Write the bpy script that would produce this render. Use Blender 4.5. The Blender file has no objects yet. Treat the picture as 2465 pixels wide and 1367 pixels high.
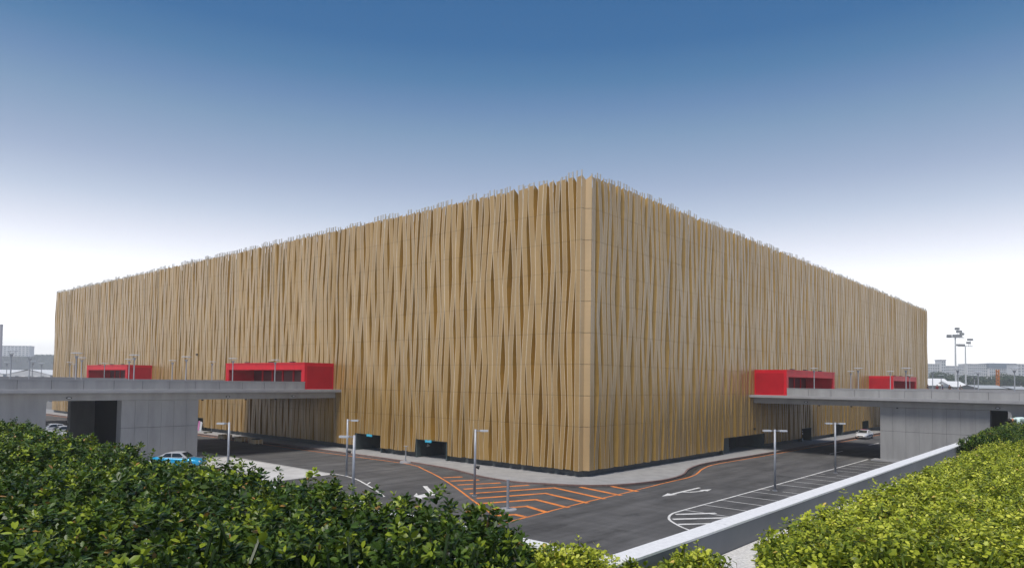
import bpy, bmesh, math, random
import numpy as np
from mathutils import Vector, Matrix

# ------------------------------------------------------------------ scene, camera, sky, sun, exposure
SC = bpy.context.scene
COL = SC.collection
CAM_F, YAW, PIT, ROL, PCY = 1677.3, 0.71776, 0.04012, 0.01365, 849.43     # solved from the hall's edges
CAM = np.array([-50.9245, -35.9771, 8.5])
FW = np.array([math.cos(YAW)*math.cos(PIT), math.sin(YAW)*math.cos(PIT), math.sin(PIT)])
_R = np.array([math.sin(YAW), -math.cos(YAW), 0.0]); _U = np.cross(_R, FW)
RT = _R*math.cos(ROL) + _U*math.sin(ROL); UP = -_R*math.sin(ROL) + _U*math.cos(ROL)

cam_data = bpy.data.cameras.new('camera'); cam = bpy.data.objects.new('camera', cam_data); COL.objects.link(cam)
cam_data.sensor_width = 36.0; cam_data.lens = CAM_F/2465*36.0
cam_data.shift_y = (PCY-683.5)/2465; cam_data.clip_end = 6000; cam_data.clip_start = 0.1
m4 = Matrix.Identity(4)
for r in range(3):
    m4[r][0] = RT[r]; m4[r][1] = UP[r]; m4[r][2] = -FW[r]; m4[r][3] = CAM[r]
cam.matrix_world = m4
SC.camera = cam

SUN_DIR = Vector((-0.46, -0.09, 0.88)).normalized()          # towards the sun
world = bpy.data.worlds.new('World'); SC.world = world; world.use_nodes = True
wt = world.node_tree; wt.nodes.clear()
def wn(t, **k):
    n = wt.nodes.new(t)
    for a, b in k.items(): setattr(n, a, b)
    return n
out = wn('ShaderNodeOutputWorld'); bg = wn('ShaderNodeBackground')
sky = wn('ShaderNodeTexSky', sky_type='NISHITA', sun_disc=False)
sky.sun_elevation = math.asin(SUN_DIR.z); sky.sun_rotation = math.atan2(SUN_DIR.x, SUN_DIR.y)
sky.air_density = 1.0; sky.dust_density = 0.6; sky.ozone_density = 2.0
tc = wn('ShaderNodeTexCoord'); sep = wn('ShaderNodeSeparateXYZ')
asn = wn('ShaderNodeMath', operation='ARCSINE')
div = wn('ShaderNodeMath', operation='DIVIDE'); div.inputs[1].default_value = math.radians(60)
ramp = wn('ShaderNodeValToRGB')
def srgb(c): return tuple(((x/255)/12.92 if x/255 <= .04045 else ((x/255+.055)/1.055)**2.4) for x in c)
el = ramp.color_ramp
stops = [(0.0, (255, 255, 255)), (5.5, (254, 254, 255)), (8.0, (243, 244, 249)), (10.5, (218, 222, 234)), (13.0, (190, 202, 222)), (15.5, (165, 182, 210)), (17.5, (146, 169, 200)),
         (19.5, (126, 156, 190)), (21.5, (105, 140, 182)), (23.5, (80, 126, 171)), (26.0, (56, 109, 161)), (29.0, (49, 103, 156)), (45.0, (42, 92, 150)), (60.0, (38, 85, 145))]
while len(el.elements) < len(stops): el.elements.new(0.5)
for e, (d, c) in zip(el.elements, stops):
    e.position = d/60.0; e.color = (*srgb(c), 1)
mixn = wn('ShaderNodeMix', data_type='RGBA', blend_type='MIX'); mixn.inputs[0].default_value = 0.94   # haze-whitened gradient over the clear-sky model
scl = wn('ShaderNodeVectorMath', operation='SCALE'); scl.inputs['Scale'].default_value = 0.10
wl = wt.links.new
wl(tc.outputs['Generated'], sep.inputs[0]); wl(sep.outputs['Z'], asn.inputs[0]); wl(asn.outputs[0], div.inputs[0]); wl(div.outputs[0], ramp.inputs[0])
wl(sky.outputs[0], scl.inputs[0]); wl(scl.outputs[0], mixn.inputs[6]); wl(ramp.outputs[0], mixn.inputs[7])
boost = wn('ShaderNodeMapRange'); boost.interpolation_type = 'SMOOTHSTEP'      # the hazy air low down is brighter than white
for i_, v_ in ((1, 3/60), (2, 17/60), (3, 1.50), (4, 1.0)): boost.inputs[i_].default_value = v_
scl2 = wn('ShaderNodeVectorMath', operation='SCALE')
wl(div.outputs[0], boost.inputs[0]); wl(mixn.outputs[2], scl2.inputs[0]); wl(boost.outputs[0], scl2.inputs['Scale'])
wl(scl2.outputs[0], bg.inputs[0]); bg.inputs[1].default_value = 1.0
wl(bg.outputs[0], out.inputs[0])

sun_d = bpy.data.lights.new('sun', 'SUN'); sun_d.energy = 3.4; sun_d.angle = math.radians(20); sun_d.color = (1.0, 0.95, 0.87)
sun = bpy.data.objects.new('sun', sun_d); COL.objects.link(sun)
sun.rotation_euler = SUN_DIR.to_track_quat('Z', 'Y').to_euler()
sun.location = (-60, -40, 80)

SC.view_settings.view_transform = 'Standard'; SC.view_settings.look = 'None'
SC.view_settings.exposure = 0.0; SC.view_settings.gamma = 1.0
SC.view_settings.use_curve_mapping = False
SC.cycles.max_bounces = 6; SC.cycles.diffuse_bounces = 3; SC.cycles.glossy_bounces = 3
SC.cycles.transparent_max_bounces = 8; SC.cycles.volume_bounces = 1
SC.cycles.use_denoising = True

rnd = random.Random(7)
nrs = np.random.RandomState(11)

# ------------------------------------------------------------------ pixel -> world (distance always from the plane a thing touches)
def ray(x, y): return FW + RT*((x-1232.5)/CAM_F) - UP*((y-PCY)/CAM_F)
def on(x, y, ax, v):
    d = ray(x, y); return CAM + d*((v-CAM[ax])/d[ax])
def gp(x, y, z=0.0): return on(x, y, 2, z)
def g2(x, y, z=0.0):
    q = gp(x, y, z); return (q[0], q[1])
_n = np.array([FW[0], FW[1], 0.0]); _n /= np.linalg.norm(_n)
def at(x, y, D):
    d = ray(x, y); return CAM + d*(D/(d@_n))

# ------------------------------------------------------------------ materials
MATS = {}
def mat(name, base, rough=0.7, metal=0.0, var=0.0, vscale=1.0, bump=0.0, bscale=20.0, dist=0.01, spec=0.5, stretch=None, tint=None):
    if name in MATS: return MATS[name]
    m = bpy.data.materials.new(name); m.use_nodes = True
    nt = m.node_tree; b = nt.nodes['Principled BSDF']
    b.inputs['Base Color'].default_value = (*base, 1); b.inputs['Roughness'].default_value = rough
    b.inputs['Metallic'].default_value = metal; b.inputs['Specular IOR Level'].default_value = spec
    L = nt.links.new
    if var or bump:
        tcn = nt.nodes.new('ShaderNodeTexCoord'); mp = nt.nodes.new('ShaderNodeMapping'); L(tcn.outputs['Object'], mp.inputs[0])
        if stretch: mp.inputs['Scale'].default_value = stretch
    if var:
        n1 = nt.nodes.new('ShaderNodeTexNoise'); n1.inputs['Scale'].default_value = vscale; n1.inputs['Detail'].default_value = 6; n1.inputs['Roughness'].default_value = .62
        L(mp.outputs[0], n1.inputs['Vector'])
        cr = nt.nodes.new('ShaderNodeValToRGB'); L(n1.outputs['Fac'], cr.inputs[0])
        lo = tuple(max(0, c*(1-var)) for c in base); hi = tuple(min(1, c*(1+var)) for c in (tint or base))
        cr.color_ramp.elements[0].position = .3; cr.color_ramp.elements[1].position = .7
        cr.color_ramp.elements[0].color = (*lo, 1); cr.color_ramp.elements[1].color = (*hi, 1)
        L(cr.outputs[0], b.inputs['Base Color'])
    if bump:
        n2 = nt.nodes.new('ShaderNodeTexNoise'); n2.inputs['Scale'].default_value = bscale; n2.inputs['Detail'].default_value = 4
        L(mp.outputs[0], n2.inputs['Vector'])
        bp = nt.nodes.new('ShaderNodeBump'); bp.inputs['Strength'].default_value = bump; bp.inputs['Distance'].default_value = dist
        L(n2.outputs['Fac'], bp.inputs['Height']); L(bp.outputs[0], b.inputs['Normal'])
    MATS[name] = m
    return m

def asphalt():
    m = bpy.data.materials.new('asphalt'); m.use_nodes = True; nt = m.node_tree; L = nt.links.new; b = nt.nodes['Principled BSDF']
    tcn = nt.nodes.new('ShaderNodeTexCoord')
    def noise(sc, det, stretch, rot=0, rough=.6):
        mp = nt.nodes.new('ShaderNodeMapping'); mp.inputs['Scale'].default_value = stretch; mp.inputs['Rotation'].default_value = (0, 0, rot); L(tcn.outputs['Object'], mp.inputs[0])
        n = nt.nodes.new('ShaderNodeTexNoise'); n.inputs['Scale'].default_value = sc; n.inputs['Detail'].default_value = det; n.inputs['Roughness'].default_value = rough
        L(mp.outputs[0], n.inputs['Vector']); return n
    def rampn(src, p0, c0, p1, c1):
        r = nt.nodes.new('ShaderNodeValToRGB'); L(src.outputs['Fac'], r.inputs[0])
        r.color_ramp.elements[0].position = p0; r.color_ramp.elements[0].color = (c0, c0, c0, 1)
        r.color_ramp.elements[1].position = p1; r.color_ramp.elements[1].color = (c1, c1, c1, 1); return r
    big = rampn(noise(.16, 5, (1, 1, 1)), .35, .090, .68, .130)
    streak = rampn(noise(.5, 6, (.25, 1.6, 1)), .3, .62, .7, 1.25)
    streak2 = rampn(noise(.7, 5, (1.8, .3, 1)), .3, .85, .7, 1.1)
    stain = rampn(noise(.32, 7, (.8, 1.2, 1), rough=.7), .30, .52, .44, 1.0)
    grain = rampn(noise(38, 3, (1, 1, 1)), .3, .78, .7, 1.22)
    cur = big.outputs[0]
    for r in (streak, streak2, stain, grain):
        mm = nt.nodes.new('ShaderNodeMix'); mm.data_type = 'RGBA'; mm.blend_type = 'MULTIPLY'; mm.inputs[0].default_value = 1
        L(cur, mm.inputs[6]); L(r.outputs[0], mm.inputs[7]); cur = mm.outputs[2]
    tintn = nt.nodes.new('ShaderNodeMix'); tintn.data_type = 'RGBA'; tintn.blend_type = 'MULTIPLY'; tintn.inputs[0].default_value = 1
    L(cur, tintn.inputs[6]); tintn.inputs[7].default_value = (1.0, .98, .97, 1); L(tintn.outputs[2], b.inputs['Base Color'])
    b.inputs['Roughness'].default_value = .85; b.inputs['Specular IOR Level'].default_value = .3
    bp = nt.nodes.new('ShaderNodeBump'); bp.inputs['Strength'].default_value = .5; bp.inputs['Distance'].default_value = .006
    L(noise(55, 2, (1, 1, 1)).outputs['Fac'], bp.inputs['Height']); L(bp.outputs[0], b.inputs['Normal'])
    return m
M_ASPHALT = asphalt()

def paint(name, base, worn=.55):
    """road paint, worn through to the asphalt in irregular flakes"""
    m = bpy.data.materials.new(name); m.use_nodes = True; nt = m.node_tree; L = nt.links.new; b = nt.nodes['Principled BSDF']
    tcn = nt.nodes.new('ShaderNodeTexCoord')
    n = nt.nodes.new('ShaderNodeTexNoise'); n.inputs['Scale'].default_value = 1.1; n.inputs['Detail'].default_value = 9; n.inputs['Roughness'].default_value = .72
    L(tcn.outputs['Object'], n.inputs['Vector'])
    r = nt.nodes.new('ShaderNodeValToRGB'); L(n.outputs['Fac'], r.inputs[0])
    r.color_ramp.elements[0].position = worn-.25; r.color_ramp.elements[0].color = (*[c*.45+.04 for c in base], 1)
    r.color_ramp.elements[1].position = worn-.04; r.color_ramp.elements[1].color = (*base, 1)
    L(r.outputs[0], b.inputs['Base Color']); b.inputs['Roughness'].default_value = .7
    return m
M_ORANGE = paint('orange_road_paint', (0.88, 0.265, 0.045), .60)
M_WHITEP = paint('white_road_paint', (0.78, 0.77, 0.74), .56)

def gold(name, base, edge=False, coat=.9):
    m = bpy.data.materials.new(name); m.use_nodes = True; nt = m.node_tree; L = nt.links.new; b = nt.nodes['Principled BSDF']
    tcn = nt.nodes.new('ShaderNodeTexCoord'); sp = nt.nodes.new('ShaderNodeSeparateXYZ'); L(tcn.outputs['Object'], sp.inputs[0])
    n = nt.nodes.new('ShaderNodeTexNoise'); n.inputs['Scale'].default_value = .9; n.inputs['Detail'].default_value = 5
    mp = nt.nodes.new('ShaderNodeMapping'); mp.inputs['Scale'].default_value = (1, 1, .35); L(tcn.outputs['Object'], mp.inputs[0]); L(mp.outputs[0], n.inputs['Vector'])
    r = nt.nodes.new('ShaderNodeValToRGB'); L(n.outputs['Fac'], r.inputs[0])
    r.color_ramp.elements[0].position = .3; r.color_ramp.elements[0].color = (*[c*.90 for c in base], 1)
    r.color_ramp.elements[1].position = .7; r.color_ramp.elements[1].color = (*[min(1, c*1.08) for c in base], 1)
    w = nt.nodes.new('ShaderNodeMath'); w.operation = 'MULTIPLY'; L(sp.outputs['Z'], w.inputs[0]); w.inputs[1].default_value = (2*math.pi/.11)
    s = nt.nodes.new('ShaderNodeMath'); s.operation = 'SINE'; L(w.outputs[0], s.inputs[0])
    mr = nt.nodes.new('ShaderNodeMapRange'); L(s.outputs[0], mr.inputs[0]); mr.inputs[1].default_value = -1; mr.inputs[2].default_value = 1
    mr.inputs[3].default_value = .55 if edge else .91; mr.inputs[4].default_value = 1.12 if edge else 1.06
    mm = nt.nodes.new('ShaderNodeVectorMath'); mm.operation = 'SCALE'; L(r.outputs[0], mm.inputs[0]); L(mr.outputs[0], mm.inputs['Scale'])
    # every strip slightly different (mill finish varies panel to panel)
    oi = nt.nodes.new('ShaderNodeObjectInfo'); mr2 = nt.nodes.new('ShaderNodeMapRange'); L(oi.outputs['Random'], mr2.inputs[0]); mr2.inputs[3].default_value = .92; mr2.inputs[4].default_value = 1.06
    m3 = nt.nodes.new('ShaderNodeVectorMath'); m3.operation = 'SCALE'; L(mm.outputs[0], m3.inputs[0]); L(mr2.outputs[0], m3.inputs['Scale'])
    L(m3.outputs[0], b.inputs['Base Color'])
    b.inputs['Metallic'].default_value = .12; b.inputs['Roughness'].default_value = .5; b.inputs['Coat Weight'].default_value = coat; b.inputs['Coat Roughness'].default_value = .42; b.inputs['Coat IOR'].default_value = 1.8
    return m
M_GOLD = gold('gold_perforated_metal', (0.392, 0.228, 0.050))
M_GOLDDEEP = gold('gold_folded_return', (0.42, 0.245, 0.040), coat=.25)
M_GOLDCORNER = gold('gold_corner_sheet_sunlit', (0.56, 0.37, 0.16))  # lighter gold: sun on the corner panels put into their colour
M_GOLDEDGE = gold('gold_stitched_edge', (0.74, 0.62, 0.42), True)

M_GROUND = mat('far_ground', (.20, .19, .175), .9, var=.25, vscale=.05)
M_PAVE = mat('pavement_concrete', (.33, .325, .32), .85, var=.16, vscale=.8, bump=.2, bscale=12)
M_APRON = mat('pale_concrete_apron', (.55, .54, .52), .85, var=.22, vscale=.35, bump=.2, bscale=9)
M_KERB = mat('kerb_stone', (.20, .13, .115), .8, var=.3, vscale=2.0)
M_CONC = mat('grey_concrete', (.325, .325, .33), .8, var=.15, vscale=.55, bump=.15, bscale=6, stretch=(1.6, 1.6, .3))
M_CONC_L = mat('light_concrete', (.34, .34, .355), .8, var=.10, vscale=.8, bump=.1, bscale=8)
M_CONC_D = mat('joint_dark', (.12, .12, .125), .9)
M_GAPSHADE = mat('gap_shade_black', (.012, .012, .013), .9)  # near-black colour for the shade in the pier gap
M_PLINTH = mat('plinth_slate', (.085, .098, .105), .55, var=.15, vscale=1.2)
M_DOORREV = mat('door_reveal', (.060, .082, .084), .6, var=.2, vscale=1.5)
M_DOORGL = mat('door_glass', (.02, .03, .035), .1, spec=.6)
M_SIGN = mat('cyan_sign', (.05, .48, .70), .4)
M_SIGNW = mat('sign_white', (.72, .75, .76), .5)
M_RED = mat('red_panel', (.62, .007, .020), .5, var=.12, vscale=.7, spec=.25)
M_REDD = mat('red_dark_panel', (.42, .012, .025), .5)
M_STEEL = mat('galvanised_pole', (.36, .38, .42), .45, metal=.3, var=.08, vscale=3)
M_LAMPW = mat('lamp_head_pale', (.55, .58, .62), .4)
M_BLACK = mat('black_plastic', (.015, .015, .017), .5)
M_COPING = mat('white_granite_coping', (.80, .79, .78), .7, var=.10, vscale=14, bump=.15, bscale=60)
M_WALL = mat('retaining_wall_concrete', (.21, .215, .235), .8, var=.14, vscale=.7, bump=.12, bscale=7)
M_GRAVEL = mat('white_gravel', (.70, .68, .66), .9, var=.28, vscale=26, bump=.9, bscale=30, dist=.03)
M_SOIL = mat('planting_soil', (.030, .022, .015), .95, var=.5, vscale=6, bump=.8, bscale=20, dist=.03)
M_WOOD = mat('crate_wood', (.70, .50, .26), .75, var=.2, vscale=4)
M_WOODP = mat('pale_board', (.72, .64, .50), .7, var=.12, vscale=3)
M_TYRE = mat('tyre', (.015, .015, .016), .85)
M_RIM = mat('wheel_rim', (.45, .46, .48), .3, metal=.8)
M_CGLASS = mat('car_glass', (.015, .02, .024), .06, spec=.8)
M_HEADL = mat('headlamp', (.75, .77, .80), .15)
M_TAIL = mat('tail_lamp', (.35, .01, .01), .25)
M_ROOF = mat('hall_roof', (.25, .25, .24), .8)
M_STEM = mat('stem_bark', (.07, .05, .03), .9)

def leafmat(name, dark, mid, light, odd, trans=.25, rough=.38):
    m = bpy.data.materials.new(name); m.use_nodes = True; nt = m.node_tree; L = nt.links.new; b = nt.nodes['Principled BSDF']
    at_ = nt.nodes.new('ShaderNodeAttribute'); at_.attribute_name = 'leafv'; at_.attribute_type = 'GEOMETRY'
    r = nt.nodes.new('ShaderNodeValToRGB'); L(at_.outputs['Fac'], r.inputs[0]); e = r.color_ramp.elements
    e[0].position = 0; e[0].color = (*dark, 1); e[1].position = .55; e[1].color = (*mid, 1)
    q = e.new(.93); q.color = (*light, 1); q = e.new(.985); q.color = (*odd, 1)
    L(r.outputs[0], b.inputs['Base Color']); b.inputs['Roughness'].default_value = rough; b.inputs['Specular IOR Level'].default_value = .3
    tr = nt.nodes.new('ShaderNodeBsdfTranslucent'); L(r.outputs[0], tr.inputs[0])
    mx = nt.nodes.new('ShaderNodeMixShader'); mx.inputs[0].default_value = trans
    o = nt.nodes['Material Output']; L(b.outputs[0], mx.inputs[1]); L(tr.outputs[0], mx.inputs[2]); L(mx.outputs[0], o.inputs[0])
    return m
M_LEAF_D = leafmat('dark_green_leaf', (.018, .042, .005), (.072, .128, .012), (.33, .40, .030), (.34, .19, .05), .14)
M_LEAF_L = leafmat('lime_leaf', (.11, .16, .012), (.41, .46, .035), (.68, .69, .095), (.74, .54, .14), .2, .42)
M_LEAF_T = leafmat('far_tree_leaf', (.025, .055, .022), (.045, .085, .03), (.08, .12, .04), (.09, .12, .05), .2, .6)

# ------------------------------------------------------------------ mesh builder and object helpers
class MB:
    def __init__(s): s.V, s.F, s.M = [], [], []
    def quad(s, pts, m=0):
        i = len(s.V); s.V += [tuple(map(float, p)) for p in pts]; s.F.append(tuple(range(i, i+len(pts)))); s.M.append(m); return s
    def box(s, x0, x1, y0, y1, z0, z1, m=0):
        i = len(s.V)
        s.V += [(x0, y0, z0), (x1, y0, z0), (x1, y1, z0), (x0, y1, z0), (x0, y0, z1), (x1, y0, z1), (x1, y1, z1), (x0, y1, z1)]
        for f in ((0, 3, 2, 1), (4, 5, 6, 7), (0, 1, 5, 4), (1, 2, 6, 5), (2, 3, 7, 6), (3, 0, 4, 7)):
            s.F.append(tuple(i+k for k in f)); s.M.append(m)
        return s
    def prism(s, poly, z0, z1, m=0, bottom=True):
        i = len(s.V); n = len(poly)
        s.V += [(p[0], p[1], z0) for p in poly] + [(p[0], p[1], z1) for p in poly]
        s.F.append(tuple(range(i+n, i+2*n))); s.M.append(m)
        if bottom: s.F.append(tuple(range(i+n-1, i-1, -1))); s.M.append(m)
        for k in range(n): s.F.append((i+k, i+(k+1) % n, i+n+(k+1) % n, i+n+k)); s.M.append(m)
        return s
    def cyl(s, p0, p1, r0, r1=None, n=12, m=0, caps=True):
        r1 = r0 if r1 is None else r1
        p0 = Vector(p0); p1 = Vector(p1); d = (p1-p0).normalized()
        a = d.orthogonal().normalized(); b = d.cross(a); i = len(s.V)
        for P, r in ((p0, r0), (p1, r1)):
            for k in range(n):
                t = 2*math.pi*k/n; s.V.append(tuple(P + a*(r*math.cos(t)) + b*(r*math.sin(t))))
        for k in range(n): s.F.append((i+k, i+(k+1) % n, i+n+(k+1) % n, i+n+k)); s.M.append(m)
        if caps:
            s.F.append(tuple(range(i+n-1, i-1, -1))); s.M.append(m); s.F.append(tuple(range(i+n, i+2*n))); s.M.append(m)
        return s
    def ribbon(s, pts, w, z, m=0):
        """flat painted line of width w along 2D points"""
        n = len(pts); P = [Vector((p[0], p[1])) for p in pts]; Lp, Rp = [], []
        for k in range(n):
            d = (P[min(k+1, n-1)]-P[max(k-1, 0)]).normalized(); nn = Vector((-d.y, d.x))
            if 0 < k < n-1:
                d1 = (P[k]-P[k-1]).normalized(); c = max(.45, abs(Vector((-d1.y, d1.x)).dot(nn))); nn = nn/c
            Lp.append(P[k]+nn*w/2); Rp.append(P[k]-nn*w/2)
        for k in range(n-1):
            s.quad([(Rp[k].x, Rp[k].y, z), (Rp[k+1].x, Rp[k+1].y, z), (Lp[k+1].x, Lp[k+1].y, z), (Lp[k].x, Lp[k].y, z)], m)
        return s
    def build(s, name, mats, parent=None, T=None, smooth=False, off=(0, 0, 0)):
        if not isinstance(mats, (list, tuple)): mats = [mats]
        V, F = s.V, s.F
        if T is not None: V = [T(*v) for v in V]
        if off != (0, 0, 0): V = [(v[0]-off[0], v[1]-off[1], v[2]-off[2]) for v in V]
        me = bpy.data.meshes.new(name); me.from_pydata(V, [], F)
        for m in mats: me.materials.append(m)
        if len(mats) > 1: me.polygons.foreach_set('material_index', s.M)
        bm = bmesh.new(); bm.from_mesh(me)
        if len(bm.faces) > 1: bmesh.ops.recalc_face_normals(bm, faces=bm.faces)
        bm.to_mesh(me); bm.free()
        if smooth: me.polygons.foreach_set('use_smooth', [True]*len(me.polygons))
        me.update()
        o = bpy.data.objects.new(name, me); COL.objects.link(o)
        if parent is not None: o.parent = parent
        return o

def tag(o, label=None, cat=None, group=None, kind=None):
    if label: o['label'] = label
    if cat: o['category'] = cat
    if group: o['group'] = group
    if kind: o['kind'] = kind
    return o
def thing(name, label, cat, loc=(0, 0, 0), rz=0.0, group=None):
    o = bpy.data.objects.new(name, None); COL.objects.link(o); o.empty_display_size = .3
    o.location = loc; o.rotation_euler = (0, 0, rz); return tag(o, label, cat, group)
def dup(root, loc, rz, label, group=None):
    def cp(o, par):
        c = o.copy(); COL.objects.link(c); c.parent = par
        for ch in o.children: cp(ch, c)
        return c
    r = cp(root, None); r.location = loc; r.rotation_euler = (0, 0, rz); r['label'] = label
    if group: r['group'] = group
    return r
def part_copy(src, parent, loc=(0, 0, 0), rot=(0, 0, 0), scale=(1, 1, 1)):
    c = src.copy(); COL.objects.link(c); c.parent = parent; c.location = loc; c.rotation_euler = rot; c.scale = scale; return c
def shift(dx, dy, dz=0): return lambda x, y, z: (x+dx, y+dy, z+dz)

# side maps: s = distance out from the facade, t = distance along it
SIDE = {'L': lambda s, t, z: (-s, t, z), 'R': lambda s, t, z: (t, -s, z)}
HL, HR = 145.7, 144.3                                               # facade lengths

# ------------------------------------------------------------------ the setting: ground, road, pavement, terrace
g = MB(); N = 64
ring = [(60+2600*math.cos(2*math.pi*k/N), 60+2600*math.sin(2*math.pi*k/N), -.03) for k in range(N)]
g.quad(ring); ground = tag(g.build('ground', M_GROUND), kind='structure')
r = MB(); r.quad([(-44.1, -31.6, 0), (230, -31.6, 0), (230, -.2, 0), (-.2, -.2, 0), (-.2, 230, 0), (-44.1, 230, 0)])
road = tag(r.build('road', M_ASPHALT), kind='structure')

def smooth_poly(pts, n=6):
    res = []
    P = [pts[0]]+list(pts)+[pts[-1]]
    for i in range(1, len(P)-2):
        p0, p1, p2, p3 = [np.array(P[i+k]) for k in (-1, 0, 1, 2)]
        for k in range(n):
            t = k/n
            q = .5*((2*p1)+(-p0+p2)*t+(2*p0-5*p1+4*p2-p3)*t*t+(-p0+3*p1-3*p2+p3)*t**3); res.append(tuple(q))
    res.append(tuple(pts[-1])); return res
edge = [(-3.3, 165), (-3.3, 120), (-3.3, 64), (-3.3, 48), (-3.3, 32), (-3.4, 23.7), (-3.7, 18.7), (-4.4, 12.6), (-6.1, 6.8), (-6.5, 2.65),
        (-5.5, 0.0), (-3.9, -2.8), (-1.1, -4.85), (3.9, -5.95), (8.4, -5.45), (12.0, -4.1), (16.0, -3.1), (20.5, -2.75), (32, -3.1), (50, -3.3), (70, -3.3), (120, -3.3), (165, -3.3)]
edge_s = smooth_poly(edge, 6)
inner = [(e[0]+.16*(1 if i < len(edge_s)*.45 else .2), e[1]+.16*(.2 if i < len(edge_s)*.45 else 1)) for i, e in enumerate(edge_s)]
def offset_line(pts, d):
    o = []
    for k in range(len(pts)):
        a = np.array(pts[max(k-1, 0)]); b = np.array(pts[min(k+1, len(pts)-1)]); t = (b-a)/np.linalg.norm(b-a)
        o.append((pts[k][0]-t[1]*d, pts[k][1]+t[0]*d))
    return o
inner = offset_line(edge_s, .17)
p = MB(); poly = inner + [(165, 3), (3, 3), (3, 165)]
p.prism(poly, -.02, .125); pave = tag(p.build('pavement', M_PAVE), kind='structure')
k = MB()
for i in range(len(edge_s)-1):
    a, b, c, d = edge_s[i], edge_s[i+1], inner[i+1], inner[i]
    k.quad([(*a, .12), (*b, .12), (*c, .131), (*d, .131)]); k.quad([(*a, -.02), (*b, -.02), (*b, .12), (*a, .12)]); k.quad([(*d, .10), (*c, .10), (*c, .131), (*d, .131)])
k.build('kerb', M_KERB, pave)

# pale apron of the left lot, butted to the lane edge
p = MB(); p.quad([(-14.35, 16.9, .004), (-14.2, 120, .004), (-43.5, 120, .004), (-43.5, 15.0, .004)])
tag(p.build('parking_apron', M_APRON), kind='structure')

# --- road markings (parts of the road)
def mark(name, pts, w, m, z=.008): return MB().ribbon(pts, w, z).build(name, m, road)
def px(*q): return [g2(*a) for a in q]
ol = smooth_poly([(-4.15, 150), (-4.15, 66)] + [(-4.35, 47), (-4.5, 37), (-4.4, 26.6)] + px((985, 1117), (1024, 1131), (1063, 1151), (1100, 1175), (1140, 1205), (1172, 1227), (1186, 1238)), 5)
mark('kerb_line', ol, .17, M_ORANGE)
orr = smooth_poly(px((1200, 1261), (1261, 1246), (1401, 1210), (1500, 1187), (1600, 1162), (1650, 1150.5), (1672, 1143), (1682, 1136), (1692, 1128), (1722, 1117)) + [(28, -3.75), (41, -3.95), (56, -4.1), (63, -4.15), (90, -4.15), (160, -4.15)], 5)
mark('kerb_line', orr, .17, M_ORANGE)
for q in (((1068, 1149.3), (1113, 1147.3)), ((1084, 1157.5), (1153, 1154.7)), ((1101, 1166.8), (1205, 1161.8)), ((1116, 1177), (1273, 1167.3)),
          ((1131, 1187.5), (1334, 1173.6), (1456, 1200.5)), ((1147, 1199), (1313, 1187), (1415.5, 1210.5)), ((1163, 1211), (1290, 1202), (1368, 1221.5)),
          ((1184, 1225), (1268, 1218), (1317, 1233)), ((1192, 1241), (1240, 1238), (1270, 1245)), ((1397, 1171.8), (1495, 1192)), ((1472, 1170), (1535, 1182.5))):
    mark('hatch_stripe', px(*q), .42, M_ORANGE, .012)
MB().quad([(*g2(*q), .008) for q in ((1017.3, 1169.5), (1028.3, 1169.5), (1048, 1190.3), (1032.7, 1186))]).quad([(*g2(*q), .008) for q in ((1032.7, 1186), (1048, 1190.3), (1014, 1197.6), (1006, 1191.5))]).quad(
    [(*g2(*q), .008) for q in ((1006, 1191.5), (1014, 1197.6), (1017.5, 1201), (995.3, 1193.4), (1003, 1186))]).build('arrow_marking', M_WHITEP, road)
M_GUTTER = mat('wet_gutter_asphalt', (.034, .033, .032), .55, var=.7, vscale=.8)
gut = offset_line(edge_s, -.30)
mark('gutter_stain', gut[60:], .58, M_GUTTER, .004)
ar = MB()
ar.ribbon([(-2.2, -9.9), (2.5, -9.9)], .26, .008)
ar.quad([(-3.75, -9.9, .012), (-2.1, -10.32, .012), (-2.1, -9.48, .012)])
ar.ribbon(smooth_poly([(-.7, -9.98), (-.25, -10.45), (.55, -10.78), (1.3, -10.82)], 6), .26, .016)
ar.quad([(2.5, -10.95, .012), (1.25, -11.2, .012), (1.2, -10.5, .012)])
ar.build('arrow_marking', M_WHITEP, road)
wl_pts = smooth_poly([(37.5, -13.8), (20, -13.8), (0, -13.78), (-7.6, -13.72), (-9.6, -13.85), (-11.2, -14.55), (-12.3, -15.6), (-13.2, -16.8), (-13.8, -18.2)], 6)
mark('bay_front_line', wl_pts, .16, M_WHITEP)
for i in range(17):
    x = -7.65+2.8*i
    if x > 36: break
    if i in (5, 10): segs = (((x-.9, -13.85), (x-.95, -14.55)), ((x-1.0, -15.6), (x-1.1, -19)))
    else: segs = (((x, -13.85), (x-.1, -19)),)
    for a, b in segs: mark('bay_line', [a, b], .12, M_WHITEP, .012)
for q in (((-9.5, -14.1), (-7.2, -15.8)), ((-11.1, -14.75), (-7.7, -17.35)), ((-12.3, -15.75), (-9.6, -17.9))):
    mark('hatch_stripe', list(q), .34, M_WHITEP, .016)
mark('lane_dash', [(58.6, -8.65), (64.0, -8.65)], .22, M_WHITEP); mark('lane_dash', [(40.5, -8.65), (46, -8.65)], .18, M_WHITEP)
mark('lane_line', smooth_poly(px((806, 1140), (835, 1146), (860, 1154), (884, 1167), (905, 1180), (925, 1195)), 5), .16, M_WHITEP)
mark('bay_line', [(-14.1, 120), (-14.1, 60), (-14.15, 35), (-14.2, 17)], .13, M_WHITEP)
mark('bay_line', px((882, 1166.5), (891, 1160.5)), .14, M_WHITEP, .012)
for q in (((745, 1185), (856, 1193)), ((840, 1203), (920, 1211)), ((560, 1150), (650, 1162))): mark('bay_line', px(*q), .22, M_WHITEP, .012)

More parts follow.
